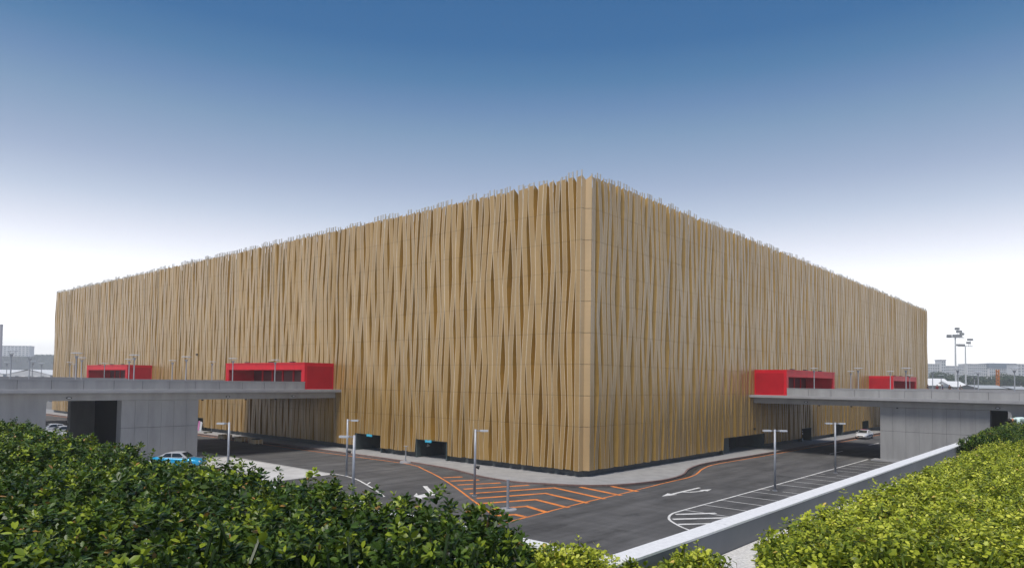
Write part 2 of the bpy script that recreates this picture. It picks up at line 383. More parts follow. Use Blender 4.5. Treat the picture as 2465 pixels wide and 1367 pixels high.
# --- terrace (raised planted plaza the picture is taken from)
WZ, BZ = 6.5, 6.14
t = MB(); t.box(-140, -44.34, -140, 160, 0, BZ-.01); t.box(-44.34, 170, -140, -31.80, 0, BZ-.01)
terrace = tag(t.build('terrace', M_WALL), kind='structure')
t = MB(); t.quad([(-140, -140, BZ), (-44.33, -140, BZ), (-44.33, 160, BZ), (-140, 160, BZ)]); t.quad([(-44.33, -140, BZ), (170, -140, BZ), (170, -31.79, BZ), (-44.33, -31.79, BZ)])
tag(t.build('planting_bed', M_GRAVEL), kind='structure')
soil = MB()
soil.quad([(-45.3, -30.6, BZ+.02), (-45.2, 20, BZ+.02), (-53, 20, BZ+.02), (-53, -28, BZ+.02), (-49.2, -30.6, BZ+.02), (-47.1, -32.1, BZ+.02)])
soil.quad([(-43.0, -33.2, BZ+.02), (-41.0, -36.5, BZ+.02), (-8, -36.5, BZ+.02), (-8, -32.75, BZ+.02), (-34, -32.75, BZ+.02)])
tag(soil.build('planting_soil', M_SOIL), kind='structure')

# retaining walls with coping stones
def ret_wall(label, horizontal):
    rw = thing('retaining_wall', label, 'wall', (-44.0, -31.45, 0))
    b = MB()
    if horizontal: b.box(-44.30, 34, -31.78, -31.50, 0, WZ-.032)
    else: b.box(-44.32, -44.04, -31.49, 60, 0, WZ-.032)
    b.build('wall', M_WALL, rw, off=(-44.0, -31.45, 0))
    n = 48 if horizontal else 40; L0 = 1.5
    for i in range(n):
        c = MB()
        if horizontal:
            a = -44.34+i*L0; c.box(a+(.002 if i else 0), a+L0-.002, -31.785, -31.49, WZ-.031, WZ+rnd.uniform(-.003, .003))
            if a > 32: break
        else:
            a = -31.488+i*L0; c.box(-44.34, -44.03, a+.002, a+L0-.002, WZ-.031, WZ+rnd.uniform(-.003, .003))
        c.build('coping_stone', M_COPING, rw, off=(-44.0, -31.45, 0))
ret_wall('long grey retaining wall with white granite coping running along the lime hedge', True)
ret_wall('grey retaining wall with white coping behind the dark green hedge', False)

# ------------------------------------------------------------------ the exhibition hall
hall = thing('exhibition_hall', 'huge exhibition hall clad in folded golden metal strips', 'building')
DO = .60                                                             # cladding stands this far off the wall
SEAMS = [.68, 4.55, 7.30, 10.08, 12.89, 15.70, 18.45, 21.18, 24.03, 26.75]
DOORS = {'L': [(16.85, 21.7), (27.6, 32.5), (71.6, 76.0), (118, 123)], 'R': [(27.85, 40.5), (54.9, 59.3), (70.2, 75.1), (86.7, 91.0), (120, 125)]}
DH = 2.12
def facade_lines(seed, L, u0, width=.45, gap=.16, amp=.15):
    """ribbons of near-constant width that lean to and fro in opposite phase to their neighbours, so the
    recesses between them open and close in long V and diamond shapes"""
    R = random.Random(seed); rib = []; u = u0; zshift = 0.0; sgn = 1
    while u < L-.3:
        w = width*R.uniform(.82, 1.2); g_ = gap*R.uniform(.6, 1.5)
        zshift += R.uniform(-2.2, 2.2); sgn = -sgn if R.random() < .86 else sgn
        z = -9+(zshift % 8); zs, os_ = [], []; q = sgn
        while z < 36:
            zs.append(z); os_.append(q*amp*R.uniform(.55, 1.25)); q = -q; z += R.uniform(5.0, 8.8)
        if not rib: os_ = [0]*len(os_)
        rib.append((u+w/2, w, zs, os_)); u += w+g_
    def ed(k, z, sd): U, w, zs, os_ = rib[k]; return U+float(np.interp(z, zs, os_))+sd*w/2
    lines = []
    for k in range(len(rib)-1):
        f = (lambda z, k=k: max(.012, ed(k+1, z, -1)-ed(k, z, 1)))
        c = (lambda z, k=k: (ed(k+1, z, -1)+ed(k, z, 1))/2)
        lines.append((c, f, rib[k][0]+rib[k][1]/2))
    return lines
def in_door(side, a, b):
    for (d0, d1) in DOORS[side]:
        if (a+b)/2 > d0 and (a+b)/2 < d1: return True
    return False
def strip_mesh(mb, side, i, lines, u_start, top_post, postmb):
    """strip i: outer face between recess i-1 and recess i, plus the folded recess i"""
    T = SIDE[side]
    def e_edge(j, z):
        return max(lines[j][0](z)+lines[j][1](z)/2, (lines[j-1][0](z)+lines[j-1][1](z)/2 if j else u_start)+.128)
    def edges(z):
        a = u_start if i == 0 else e_edge(i-1, z)
        w = lines[i][1](z); c = lines[i][0](z)
        b = c-w/2; e = c+w/2; b = max(b, a+.12); e = max(e, b+.008); dep = min(.80, 1.5*(e-b))+.004
        return a, b, c, e, dep
    mid = edges(1.5); low = DH-.02 if in_door(side, mid[0], mid[3]) else SEAMS[0]+rnd.uniform(-.03, .03)
    jt = rnd.uniform(-.10, .10)
    out_t = rnd.uniform(-.05, .05); out_t2 = rnd.uniform(-.05, .05)
    for k in range(len(SEAMS)-1):
        z0 = SEAMS[k] if k else low
        z1 = SEAMS[k+1]-.019 if k < len(SEAMS)-2 else SEAMS[k+1]
        if z1 <= z0: continue
        zs = [z0+(z1-z0)*q_/3 for q_ in range(4)]
        rows = []
        for z in zs:
            a, b, c, e, dep = edges(z)
            tilt = out_t+(out_t2-out_t)*z/27
            zz = [z]*6
            if k == len(SEAMS)-2 and z >= z1-1e-6:                        # flared top: ridges stand higher than valleys
                zz = [z+.42+jt, z+.16+jt, z+.10+jt, z+.36+jt, z-.34, z+.34]
            ew = min(.05, (b-a)*.15)
            rows.append([(DO+tilt, a, zz[0]), (DO+tilt, a+ew, zz[1]), (DO-tilt, b-ew, zz[2]), (DO-tilt, b, zz[3]), (DO-dep, b+(e-b)*(.72 if side == 'L' else .22), zz[4]), (DO+.001, e, zz[5])])
        for q in range(len(zs)-1):
            for col, mi in ((0, 1), (1, 0), (2, 1), (3, 2), (4, 2)):
                p0, p1 = rows[q][col], rows[q][col+1]; p2, p3 = rows[q+1][col+1], rows[q+1][col]
                mb.quad([T(*p0), T(*p1), T(*p2), T(*p3)], mi)
    if postmb is not None and rnd.random() < .85:
        a, b, c, e, dep = edges(26.7); zt = SEAMS[-1]+.1
        hh = rnd.choice((.45, .55, .62, .34))+jt
        for u in ((a+.03), (b-.03)):
            for (s0, s1, t0, t1, q0, q1) in ((DO-.08, DO-.02, u-.055, u+.055, zt-.2, zt+hh),):
                P = [T(s0, t0, q0), T(s1, t1, q1)]
                xs = sorted((P[0][0], P[1][0])); ys = sorted((P[0][1], P[1][1]))
                postmb.box(xs[0], xs[1], ys[0], ys[1], q0, q1)
        if b-a > .2 and rnd.random() < .6:
            for q in (zt+hh-.10, zt+hh-.36):
                P = [T(DO-.06, a+.06, q), T(DO-.04, b-.06, q)]
                xs = sorted((P[0][0], P[1][0])); ys = sorted((P[0][1], P[1][1])); postmb.box(xs[0], xs[1], ys[0], ys[1], q, q+.03)
posts = MB()
NPART = {'L': 165, 'R': 134}
for side, seed, L, u0 in (('L', 5, HL, -.03), ('R', 23, HR, .19)):
    lines = facade_lines(seed, L, u0, .56, .19, .235) if side == 'L' else facade_lines(seed, L, u0, .54, .34, .29)
    rest = MB()
    for i in range(len(lines)):
        if i < NPART[side]:
            mb = MB(); strip_mesh(mb, side, i, lines, u0, 1, posts); mb.build('cladding_strip', [M_GOLD, M_GOLDEDGE, M_GOLDDEEP], hall)
        else: strip_mesh(rest, side, i, lines, u0, 1, posts)
    tag(rest.build('cladding_strip', [M_GOLD, M_GOLDEDGE, M_GOLDDEEP], hall), kind='stuff')
tag(posts.build('parapet_frame', mat('frame_steel', (.46, .43, .38), .5), hall), kind='stuff')
# the folded corner: two tall panels meeting in a valley
c = MB()
for k in range(len(SEAMS)-1):
    z0 = SEAMS[k]; z1 = SEAMS[k+1]-(.035 if k < 8 else 0); f0, f1 = (0, 0) if k < 8 else (.3, -.12)
    c.quad([(-DO, -.03, z0), (-.08, -.10, z0), (-.08, -.10, z1+f1), (-DO, -.03, z1+f0)])
c.build('corner_panel', M_GOLDCORNER, hall)
c = MB()
for k in range(len(SEAMS)-1):
    z0 = SEAMS[k]; z1 = SEAMS[k+1]-(.035 if k < 8 else 0); f0, f1 = (0, 0) if k < 8 else (.3, -.12)
    c.quad([(-.08, -.10, z0), (.19, -DO, z0), (.19, -DO, z1+f0), (-.08, -.10, z1+f1)])
c.build('corner_panel', M_GOLDCORNER, hall)
# wall behind the cladding, with the doorways left open
w = MB()
for side, L in (('L', HL), ('R', HR)):
    T = SIDE[side]; cuts = sorted([x for d in DOORS[side] for x in d]); us = [0]+cuts+[L]
    for a, b in zip(us[:-1], us[1:]):
        z0 = DH+.06 if in_door(side, a, b) else 0
        w.quad([T(-.32, a, z0), T(-.32, b, z0), T(-.32, b, 26.2), T(-.32, a, 26.2)])
w.quad([(HR, .12, 0), (HR, HL, 0), (HR, HL, 26.2), (HR, .12, 26.2)]); w.quad([(.12, HL, 0), (HR, HL, 0), (HR, HL, 26.2), (.12, HL, 26.2)])
w.build('wall', mat('hall_wall', (.16, .12, .065), .8), hall)
MB().quad([(.12, .12, 26.2), (HR, .12, 26.2), (HR, HL, 26.2), (.12, HL, 26.2)]).build('roof', M_ROOF, hall)
# plinth panels
for side, L in (('L', HL), ('R', HR)):
    T = SIDE[side]; cuts = sorted([x for d in DOORS[side] for x in d]); us = [(-.0 if side == 'L' else .0)]+cuts+[L]
    for j in range(0, len(us)-1, 2):
        a, b = us[j], us[j+1]; n = max(1, round((b-a)/2.4)); stp = (b-a)/n
        for q in range(n):
            s0 = -.11; m = MB(); m.box(s0, .0, a+q*stp+.008, a+(q+1)*stp-.008, .0, .60)
            m.box(s0, .035, a+q*stp+.008, a+(q+1)*stp-.008, .601, .655)
            m.build('plinth_panel', M_PLINTH, hall, T=T)
# doorways
for side in 'LR':
    T = SIDE[side]
    for j, (a, b) in enumerate(DOORS[side]):
        if a > 110: continue
        dep = 3.4
        m = MB()
        m.quad([(-.1, a, .13), (-dep, a, .13), (-dep, a, DH+.05), (-.1, a, DH+.05)]); m.quad([(-.1, b, .13), (-dep, b, .13), (-dep, b, DH+.05), (-.1, b, DH+.05)])
        m.quad([(-dep, a, .13), (-dep, b, .13), (-dep, b, DH+.05), (-dep, a, DH+.05)]); m.quad([(-.1, a, DH+.05), (-dep, a, DH+.05), (-dep, b, DH+.05), (-.1, b, DH+.05)])
        dw = m.build('doorway', M_DOORREV, hall, T=T)
        m = MB(); m.quad([(-.1, a, .133), (-dep, a, .133), (-dep, b, .133), (-.1, b, .133)]); m.build('doorway_floor', M_PAVE, dw, T=T)
        for (e0, e1) in ((a-.02, a+.16), (b-.16, b+.02)):
            m = MB(); m.box(-.10, .50, e0, e1, .13, DH-.03); m.build('jamb', M_DOORREV, dw, T=T)
        m = MB(); m.box(-.10, .46, a+.17, b-.17, DH-.10, DH-.03); m.build('lintel', M_DOORREV, dw, T=T)
        nd = max(2, int((b-a)/1.6))
        for q in range(nd):
            t0 = a+.4+(b-a-.8)*q/nd; t1 = a+.4+(b-a-.8)*(q+1)/nd
            m = MB(); m.box(-dep+.01, -dep+.07, t0+.04, t1-.04, .14, 2.0); m.build('door_leaf', M_DOORGL if q % 2 else M_PLINTH, dw, T=T)
        if side == 'L':
            sc_ = {0: (19.16, 20.15), 1: (29.3, 30.3), 2: (73.3, 74.3)}[j]
            m = MB(); m.box(.52, .60, sc_[0], sc_[1], 1.84, 2.12); sg = m.build('door_sign', M_SIGN, dw, T=T)
            m = MB(); m.box(.601, .606, sc_[0]+.2, sc_[1]-.2, 1.93, 2.02); m.build('sign_print', mat('sign_pale', (.16, .62, .82), .4), sg, T=T)
        if side == 'L' and j == 0:
            m = MB(); m.quad([(-.9, b-.165, 1.15), (-1.25, b-.165, 1.2), (-1.0, b-.165, 1.55)]); m.quad([(-1.05, b-.168, 1.5), (-1.2, b-.168, 1.2), (-1.4, b-.168, 1.25)]); m.build('notice_sheet', M_SIGNW, dw, T=T)
        if side == 'R' and j == 1:
            for z0, z1 in ((.2, .55), (1.15, 1.38), (1.58, 1.68)):  # white boxes standing in for reflections in the door glass
                m = MB(); m.box(.10, .13, a+.25, a+1.6, z0, z1); m.build('door_reflection', M_SIGNW, dw, T=T)
        if side == 'R' and j == 0:
            m = MB(); m.box(-.3, -.1, a+.1, a+3.0, .13, DH); m.build('door_leaf', M_DOORREV, dw, T=T)
# small wall lamps on the cladding
for s_, (x, y) in (('L', (475, 853)), ('R', (1815, 1032))):
    q = on(x, y, 0 if s_ == 'L' else 1, -DO)
    m = MB(); m.box(q[0]-.18, q[0]+.18, q[1]-.18, q[1]+.18, q[2]-.12, q[2]+.12); m.build('wall_light', M_BLACK, hall)

# ------------------------------------------------------------------ elevated walkways
def walkway(side, t0, label, near, s_end):
    T = SIDE[side]; W = 22.6
    root = thing('elevated_walkway', label, 'walkway', T(0, t0, 0)); off = T(0, t0, 0)
    def B(m, name, mt): return m.build(name, mt, root, T=T, off=off)
    B(MB().box(.55, s_end, t0, t0+W, 6.87, 7.17), 'deck_slab', M_CONC_L)
    for k, (a, b) in enumerate(((t0+1.0, t0+1.7), (t0+W-1.7, t0+W-1.0))):
        # edge beam: its underside curves down into the abutment
        m = MB(); sa = 27.6 if side == 'R' else 31.2
        prof = [(.72, 6.868), (s_end, 6.868), (s_end, 0.0), (sa+.02, 0.0)]
        for q in range(7):
            th = math.pi/2*q/6; rr_ = .55 if side == 'R' else .18; prof.append((sa-rr_+rr_*math.cos(th), 6.14-rr_+rr_*math.sin(th)))
        prof.append((.72, 6.14))
        n = len(prof); i0 = len(m.V)
        m.V += [(p_[0], a, p_[1]) for p_ in prof]+[(p_[0], b, p_[1]) for p_ in prof]
        m.F += [tuple(range(i0, i0+n)), tuple(range(i0+2*n-1, i0+n-1, -1))]; m.M += [0, 0]
        for q in range(n): m.F.append((i0+q, i0+(q+1) % n, i0+n+(q+1) % n, i0+n+q)); m.M.append(0)
        B(m, 'edge_beam', M_CONC)
    m = MB()
    for q in range(8): m.box(1.2+q*3.6, 1.6+q*3.6, t0+1.71, t0+W-1.71, 6.30, 6.868)
    B(m, 'added_cross_beams', M_CONC)  # beams added to deepen the shade under the deck
    # parapets of precast panels with a cap
    for k, (a, b) in enumerate(((t0+1.32, t0+1.52), (t0+W-1.52, t0+W-1.32))):
        s = 4.78
        while s < s_end-.5:
            e = min(s+2.6, s_end)
            m = MB(); m.box(s+.018, e-.018, a, b, 7.172, 8.02)
            pp = B(m, 'parapet_panel', M_CONC_L if False else M_CONC)
            s = e
        B(MB().box(4.78, s_end, a-.025, b+.025, 8.021, 8.09), 'parapet_cap', M_CONC_L)
        B(MB().box(4.80, s_end, a+.05, b-.05, 7.172, 8.01), 'parapet_core', M_CONC_D)
    # pier: two long walls under the deck, faced with formwork panels
    p0, p1 = (17.45, 24.9) if side == 'L' else (15.3, 25.7)
    for (a, b, face) in ((t0+1.16, t0+2.3, True), (t0+W-7.0, t0+W-6.0, False)):
        if face:
            B(MB().box(p0+.03, p1-.03, a+.06, b, 0, 6.12), 'pier_wall', M_CONC_D)
            n = 6 if side == 'L' else 8; stp = (p1-p0)/n
            for q in range(n):
                for (z0, z1) in ((.0, 3.43), (3.46, 6.125)):
                    pz = MB().box(p0+q*stp+.008, p0+(q+1)*stp-.008, a+rnd.uniform(0, .006), a+.3, z0, z1); B(pz, 'concrete_panel', M_CONC)
            B(MB().box(p1-.029, p1, a+.302, b, 0, 6.12), 'pier_end', M_CONC); B(MB().box(p0, p0+.029, a+.302, b, 0, 6.12), 'pier_end', M_CONC)
            B(MB().box(p0-.9, p1+.5, a-.35, b+.4, -.01, .16), 'pier_base', M_CONC_L)
        else: B(MB().box(p0, p1, a, b, 0, 6.12), 'pier_wall', M_CONC)
    # near-black block standing in for the shade between the two pier walls
    B(MB().box(p0+.6, p1-2.4, t0+2.32, t0+W-7.02, 0, 6.11), 'pier_gap_shade', M_GAPSHADE)
    if near:
        spots = {'L': ((29.45, 6.40), (14.4, 6.40), (6.5, 6.40)), 'R': ((7.2, 6.44), (26.4, 6.40))}[side]
        for s, z in spots:
            m = MB(); nseg = 14
            ringp = [(s+.24*math.cos(2*math.pi*q/nseg), z+.105*math.sin(2*math.pi*q/nseg)) for q in range(nseg)]
            m.quad([(x_, t0+.93, z_) for x_, z_ in ringp])
            for q in range(nseg):
                x0_, z0_ = ringp[q]; x1_, z1_ = ringp[(q+1) % nseg]; m.quad([(x0_, t0+.93, z0_), (x1_, t0+.93, z1_), (x1_, t0+1.0, z1_), (x0_, t0+1.0, z0_)])
            bl = B(m, 'bulkhead_light', M_BLACK)
            MB().quad([(s+.15*math.cos(2*math.pi*q/nseg), t0+.922, z+.06*math.sin(2*math.pi*q/nseg)) for q in range(nseg)]).build('lens', M_LAMPW, bl, T=T, off=off)
    for s in ((8.6, 12.2, 17.0) if near else ()):
        B(MB().box(s, s+.16, t0+1.02, t0+1.2, 6.0, 6.13), 'soffit_camera', M_BLACK)
    return root
walkway('L', 35.45, 'long grey concrete walkway at left, ending at the large red box above the wooden crates', True, 88)
walkway('R', 35.45, 'grey concrete walkway at right, passing over the parking bays to the larger right red box', True, 86)
walkway('L', 89.5, 'distant grey walkway behind the left one, leading to the smaller left red box', False, 70)
walkway('R', 89.5, 'distant grey walkway behind the right one, leading to the smaller right red box', False, 60)

# ------------------------------------------------------------------ red entrance boxes
def red_box(side, t0, label):
    T = SIDE[side]; W = 19.4; D = 4.68; z0, z1 = 7.173, 10.37
    off = T(0, t0, z0); root = thing('red_entrance_box', label, 'entrance', off, group='red entrance boxes on the walkways')
    def B(m, name, mt, par=None): return m.build(name, mt, par or root, T=T, off=off)
    for a, b in ((t0, t0+.30), (t0+W-.30, t0+W)):
        sw = B(MB().box(.62, D, a, b, z0, z1), 'side_wall', M_RED)
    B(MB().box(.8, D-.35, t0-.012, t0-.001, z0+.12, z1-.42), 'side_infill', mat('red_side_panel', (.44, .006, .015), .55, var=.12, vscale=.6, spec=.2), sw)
    B(MB().box(.62, D-.31, t0+.302, t0+W-.302, z1-.30, z1-.02), 'roof', M_ROOF)
    n = 3
    B(MB().box(D-.28, D-.02, t0+.95, t0+W-.95, z1-.88, z1-.101), 'header', M_RED)
    for a, b in ((t0+.302, t0+.948), (t0+W-.948, t0+W-.302)):
        B(MB().box(D-.30, D-.004, a, b, z1-.88, z1-.101), 'header_block', M_RED)
        B(MB().box(D-.26, D-.03, a, a+.45 if a < t0+2 else b, z0, z1-.882) if a < t0+2 else MB().box(D-.26, D-.03, b-.45, b, z0, z1-.882), 'jamb', M_RED)
    B(MB().box(D-.02, D+.05, t0-.03, t0+W+.03, z1-.10, z1+.02), 'top_lip', M_RED)
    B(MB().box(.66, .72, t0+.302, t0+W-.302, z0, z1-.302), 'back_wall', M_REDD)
    # glazed doors with red mullions
    gs = [t0+1.2+q*2.6 for q in range(8)]
    for q in range(7):
        dk = B(MB().box(.72, .76, gs[q], gs[q+1]-.5, z0+.02, z0+2.25), 'door', mat('dark_maroon_door', (.12, .010, .016), .5))
        B(MB().box(.76, .84, gs[q+1]-.45, gs[q+1]-.1, z0, z0+2.3), 'mullion', M_RED)
    for q in (3.2, 8.2, 14.2):
        fl = B(MB().box(D-.75, D-.35, t0+q, t0+q+.75, z1-.02, z1+.16), 'floodlight', M_BLACK)
    return root
red_box('L', 37.1, 'larger red box with wide opening on the left walkway above the wooden crates')
red_box('R', 36.96, 'larger red box with wide opening on the right walkway above the parked white car')
red_box('L', 91.2, 'smaller distant red box toward the far left end of the golden hall')
red_box('R', 91.0, 'smaller distant red box toward the far right end of the golden hall')

# ------------------------------------------------------------------ deck lamps
def make_deck_lamp():
    o = thing('deck_lamp', '', 'lamp')
    MB().cyl((0, 0, 0), (0, 0, .05), .16, n=12).build('base_plate', M_STEEL, o)
    MB().cyl((0, 0, .05), (0, 0, 2.86), .062, .055, 10).build('pole', M_STEEL, o, smooth=False)
    h = MB().cyl((0, 0, 2.86), (0, 0, 3.10), .075, .17, 12).build('lamp_housing', M_STEEL, o)
    for q in range(3): a = 2*math.pi*q/3; MB().cyl((.13*math.cos(a), .13*math.sin(a), 3.10), (.34*math.cos(a), .34*math.sin(a), 3.36), .012, n=5).build('strut', M_STEEL, h)
    MB().cyl((0, 0, 3.36), (0, 0, 3.385), .50, .50, 20).cyl((0, 0, 3.385), (0, 0, 3.42), .50, .36, 20).build('reflector_disc', M_LAMPW, o)
    return o
proto = make_deck_lamp(); used = [False]
ORD = ['nearest the hall', 'second from the hall', 'third from the hall', 'fourth from the hall', 'fifth from the hall', 'sixth from the hall', 'seventh from the hall']
def lamp_row(side, t_, ss, where):
    for i, s in enumerate(ss):
        lab = 'T-shaped deck lamp %s, %s' % (where, ORD[i]); loc = SIDE[side](s, t_, 7.172)
        if not used[0]: proto.location = loc; proto['label'] = lab; proto['group'] = 'deck lamps'; used[0] = True
        else: dup(proto, loc, 0, lab, 'deck lamps')
lamp_row('L', 37.4, [8.35+5.08*i for i in range(6)], 'along the front edge of the nearer left walkway')
lamp_row('L', 56.3, [6.7+5.22*i for i in range(5)], 'along the back edge of the nearer left walkway')
lamp_row('L', 91.4, [8.1, 13.2, 18.3], 'along the front edge of the distant left walkway')
lamp_row('L', 110.2, [6.9, 12.1, 17.3], 'along the back edge of the distant left walkway')
lamp_row('R', 37.4, [7.84+4.98*i for i in range(5)], 'along the front edge of the nearer right walkway')
lamp_row('R', 56.3, [6.88+5.1*i for i in range(5)], 'along the back edge of the nearer right walkway')
lamp_row('R', 91.4, [7.3, 12.2, 17.1], 'along the front edge of the distant right walkway')

# ------------------------------------------------------------------ road lamps
def road_lamp(loc, label, ang, twin, H=4.9, box=False):
    o = thing('road_lamp', label, 'lamp', loc, ang, 'road lamps')
    MB().cyl((0, 0, 0), (0, 0, .03), .2, n=14).build('base_plate', M_STEEL, o)
    MB().cyl((0, 0, .03), (0, 0, H), .095, .085, 12).build('pole', M_STEEL, o, smooth=True)
    for s in ((1, -1) if twin else (1,)):
        MB().box(min(s*.08, s*.36), max(s*.08, s*.36), -.035, .035, H-.14, H-.07).build('arm', M_STEEL, o)
        m = MB(); x0, x1 = sorted((s*.34, s*.95)); m.box(x0, x1, -.17, .17, H-.17, H-.04)
        hd = m.build('lamp_head', M_LAMPW, o)
        MB().box(x0+.05, x1-.05, -.13, .13, H-.182, H-.171).build('diffuser', M_HEADL, hd)
    if box:
        m = MB(); m.cyl((.10, 0, 2.15), (.34, 0, 2.08), .10, .15, 10); m.build('loudspeaker', M_BLACK, o)
    return o
AL = math.atan2(_R[1], _R[0])                                         # image-right direction on the ground
road_lamp((5.4, -14.98, 0), 'twin-headed grey lamp post in the parking bays nearer the camera', AL, True)
road_lamp((21.2, -14.96, 0), 'twin-headed grey lamp post in the parking bays nearer the right walkway', AL, True)
road_lamp((-14.05, 15.3, 0), 'grey lamp post with its head to the right, behind another post', AL, False, 4.95, True)
road_lamp((-13.6, 0.1, 0), 'grey lamp post with black loudspeaker standing on the orange hatching', AL, False, 4.9, True)
q = gp(853, 1047, 4.9); road_lamp((q[0], q[1], 0), 'grey lamp post with its head to the left, rising behind the dark hedge', AL+math.pi, False)
q = gp(552, 1016, 4.9); road_lamp((q[0], q[1], 0), 'grey lamp post with its head to the left, beside the blue car', AL+math.pi, False)

# plain post and barrier stand
o = thing('steel_post', 'short plain grey steel post with a round base on the orange hatching', 'post', (-16.0, -5.3, 0))
MB().cyl((0, 0, 0), (0, 0, .06), .62, .60, 24).build('base', M_CONC_L, o); MB().cyl((0, 0, .06), (0, 0, 1.97), .095, n=14).build('pole', M_STEEL, o)
MB().cyl((0, 0, 1.97), (0, 0, 1.99), .10, .07, n=14).build('cap', M_STEEL, o)
o = thing('barrier_stand', 'thin grey stand with a crossbar on a round base at the kerb', 'stand', (-3.95, 19.3, .0))
MB().cyl((0, 0, .0), (0, 0, .17), .62, .55, 24).build('base', M_CONC_L, o); MB().cyl((0, 0, .17), (0, 0, 1.70), .055, n=10).build('pole', M_STEEL, o)
MB().cyl((0, 0, .18), (0, 0, .28), .10, n=10).build('collar', M_STEEL, o)
MB().cyl((.26*math.cos(AL), .26*math.sin(AL), 1.70), (-.26*math.cos(AL), -.26*math.sin(AL), 1.70), .022, n=8).build('crossbar', M_STEEL, o)

# ------------------------------------------------------------------ crates and clutter by the left wall
def crate(loc, rz, label, kind):
    o = thing('wooden_crate', label, 'crate', (*loc, .0), rz, 'wooden crates on the left pavement')
    L_, W_, H_ = 1.7, 1.15, .58; z = .0
    for s in (1, -1):
        for q in range(3): MB().box(-L_/2, L_/2, s*W_/2-.015, s*W_/2+.015, .08+q*.17, .08+q*.17+.16).build('side_board', M_WOOD, o)
        for q in range(3): MB().box(s*L_/2-.015, s*L_/2+.015, -W_/2+.02, W_/2-.02, .08+q*.17, .08+q*.17+.16).build('end_board', M_WOOD, o)
        for q in range(4):
            x = -L_/2+.1+q*(L_-.2)/3; MB().box(x-.05, x+.05, s*(W_/2+.016), s*(W_/2+.045), 0, H_+.02).build('batten', M_WOODP, o)
        for q in range(3):
            y = -W_/2+.1+q*(W_-.2)/2; MB().box(s*(L_/2+.016), s*(L_/2+.045), y-.05, y+.05, 0, H_+.02).build('batten', M_WOODP, o)
    MB().box(-L_/2+.02, L_/2-.02, -W_/2+.02, W_/2-.02, .04, .30).build('contents', M_SOIL, o)
    if kind == 1: MB().box(-.05, .06, -.4, -.3, .2, 1.15).build('upright_stake', M_WOODP, o)
    if kind == 3:
        m = MB()
        for q in range(5): m.box(-.7+q*.25, -.4+q*.25, -.4, .35, .30, .5+.08*(q % 3))
        m.build('load', mat('dark_cloth', (.09, .095, .085), .9), o)
    return o
crate((-4.15, 57.2), math.radians(88), 'wooden crate with an upright stake, farthest left of the three', 1)
crate((-4.45, 52.0), math.radians(86), 'empty wooden crate, middle of the three beside the pavement', 2)
crate((-4.75, 47.8), math.radians(84), 'wooden crate loaded with dark cloth, right of the three', 3)
o = thing('board_stack', 'loose stack of pale boards lying behind the wooden crates', 'boards', (-2.4, 54.5, .125), math.radians(80))
for q in range(7):
    MB().box(-1.3+rnd.uniform(-.2, .2), 1.3+rnd.uniform(-.2, .2), -.7+q*.2, -.55+q*.2, .04*(q % 3), .06+.04*(q % 3)+.12).build('board', M_WOODP, o)
o = thing('pallet_truck', 'small hand pallet truck with upright handle on the left pavement', 'trolley', (-2.0, 66.8, .125), .4)
for s in (-.22, .22): MB().box(-.6, .6, s-.08, s+.08, .12, .2).build('fork', mat('olive_metal', (.16, .14, .08), .6), o)
MB().cyl((.62, -.2, .09), (.62, .2, .09), .09, n=10).build('wheel', M_TYRE, o); MB().cyl((.65, 0, .15), (.85, 0, 1.15), .025, n=6).build('handle', M_STEEL, o)
MB().cyl((-.5, -.22, .06), (-.5, .22, .06), .06, n=8).build('wheel', M_TYRE, o)
o = thing('leaning_boards', 'white and pink boards leaning at the far left doorway', 'boards', (-.9, 71.9, .125))
m = MB(); m.box(-.03, .03, -.55, .1, 0, 1.5); m.build('board', M_SIGNW, o).rotation_euler = (.25, 0, 0)
m = MB(); m.box(-.10, -.04, .1, .55, 0, 1.45); m.build('board', mat('pink_board', (.7, .25, .5), .6), o).rotation_euler = (.25, 0, 0)

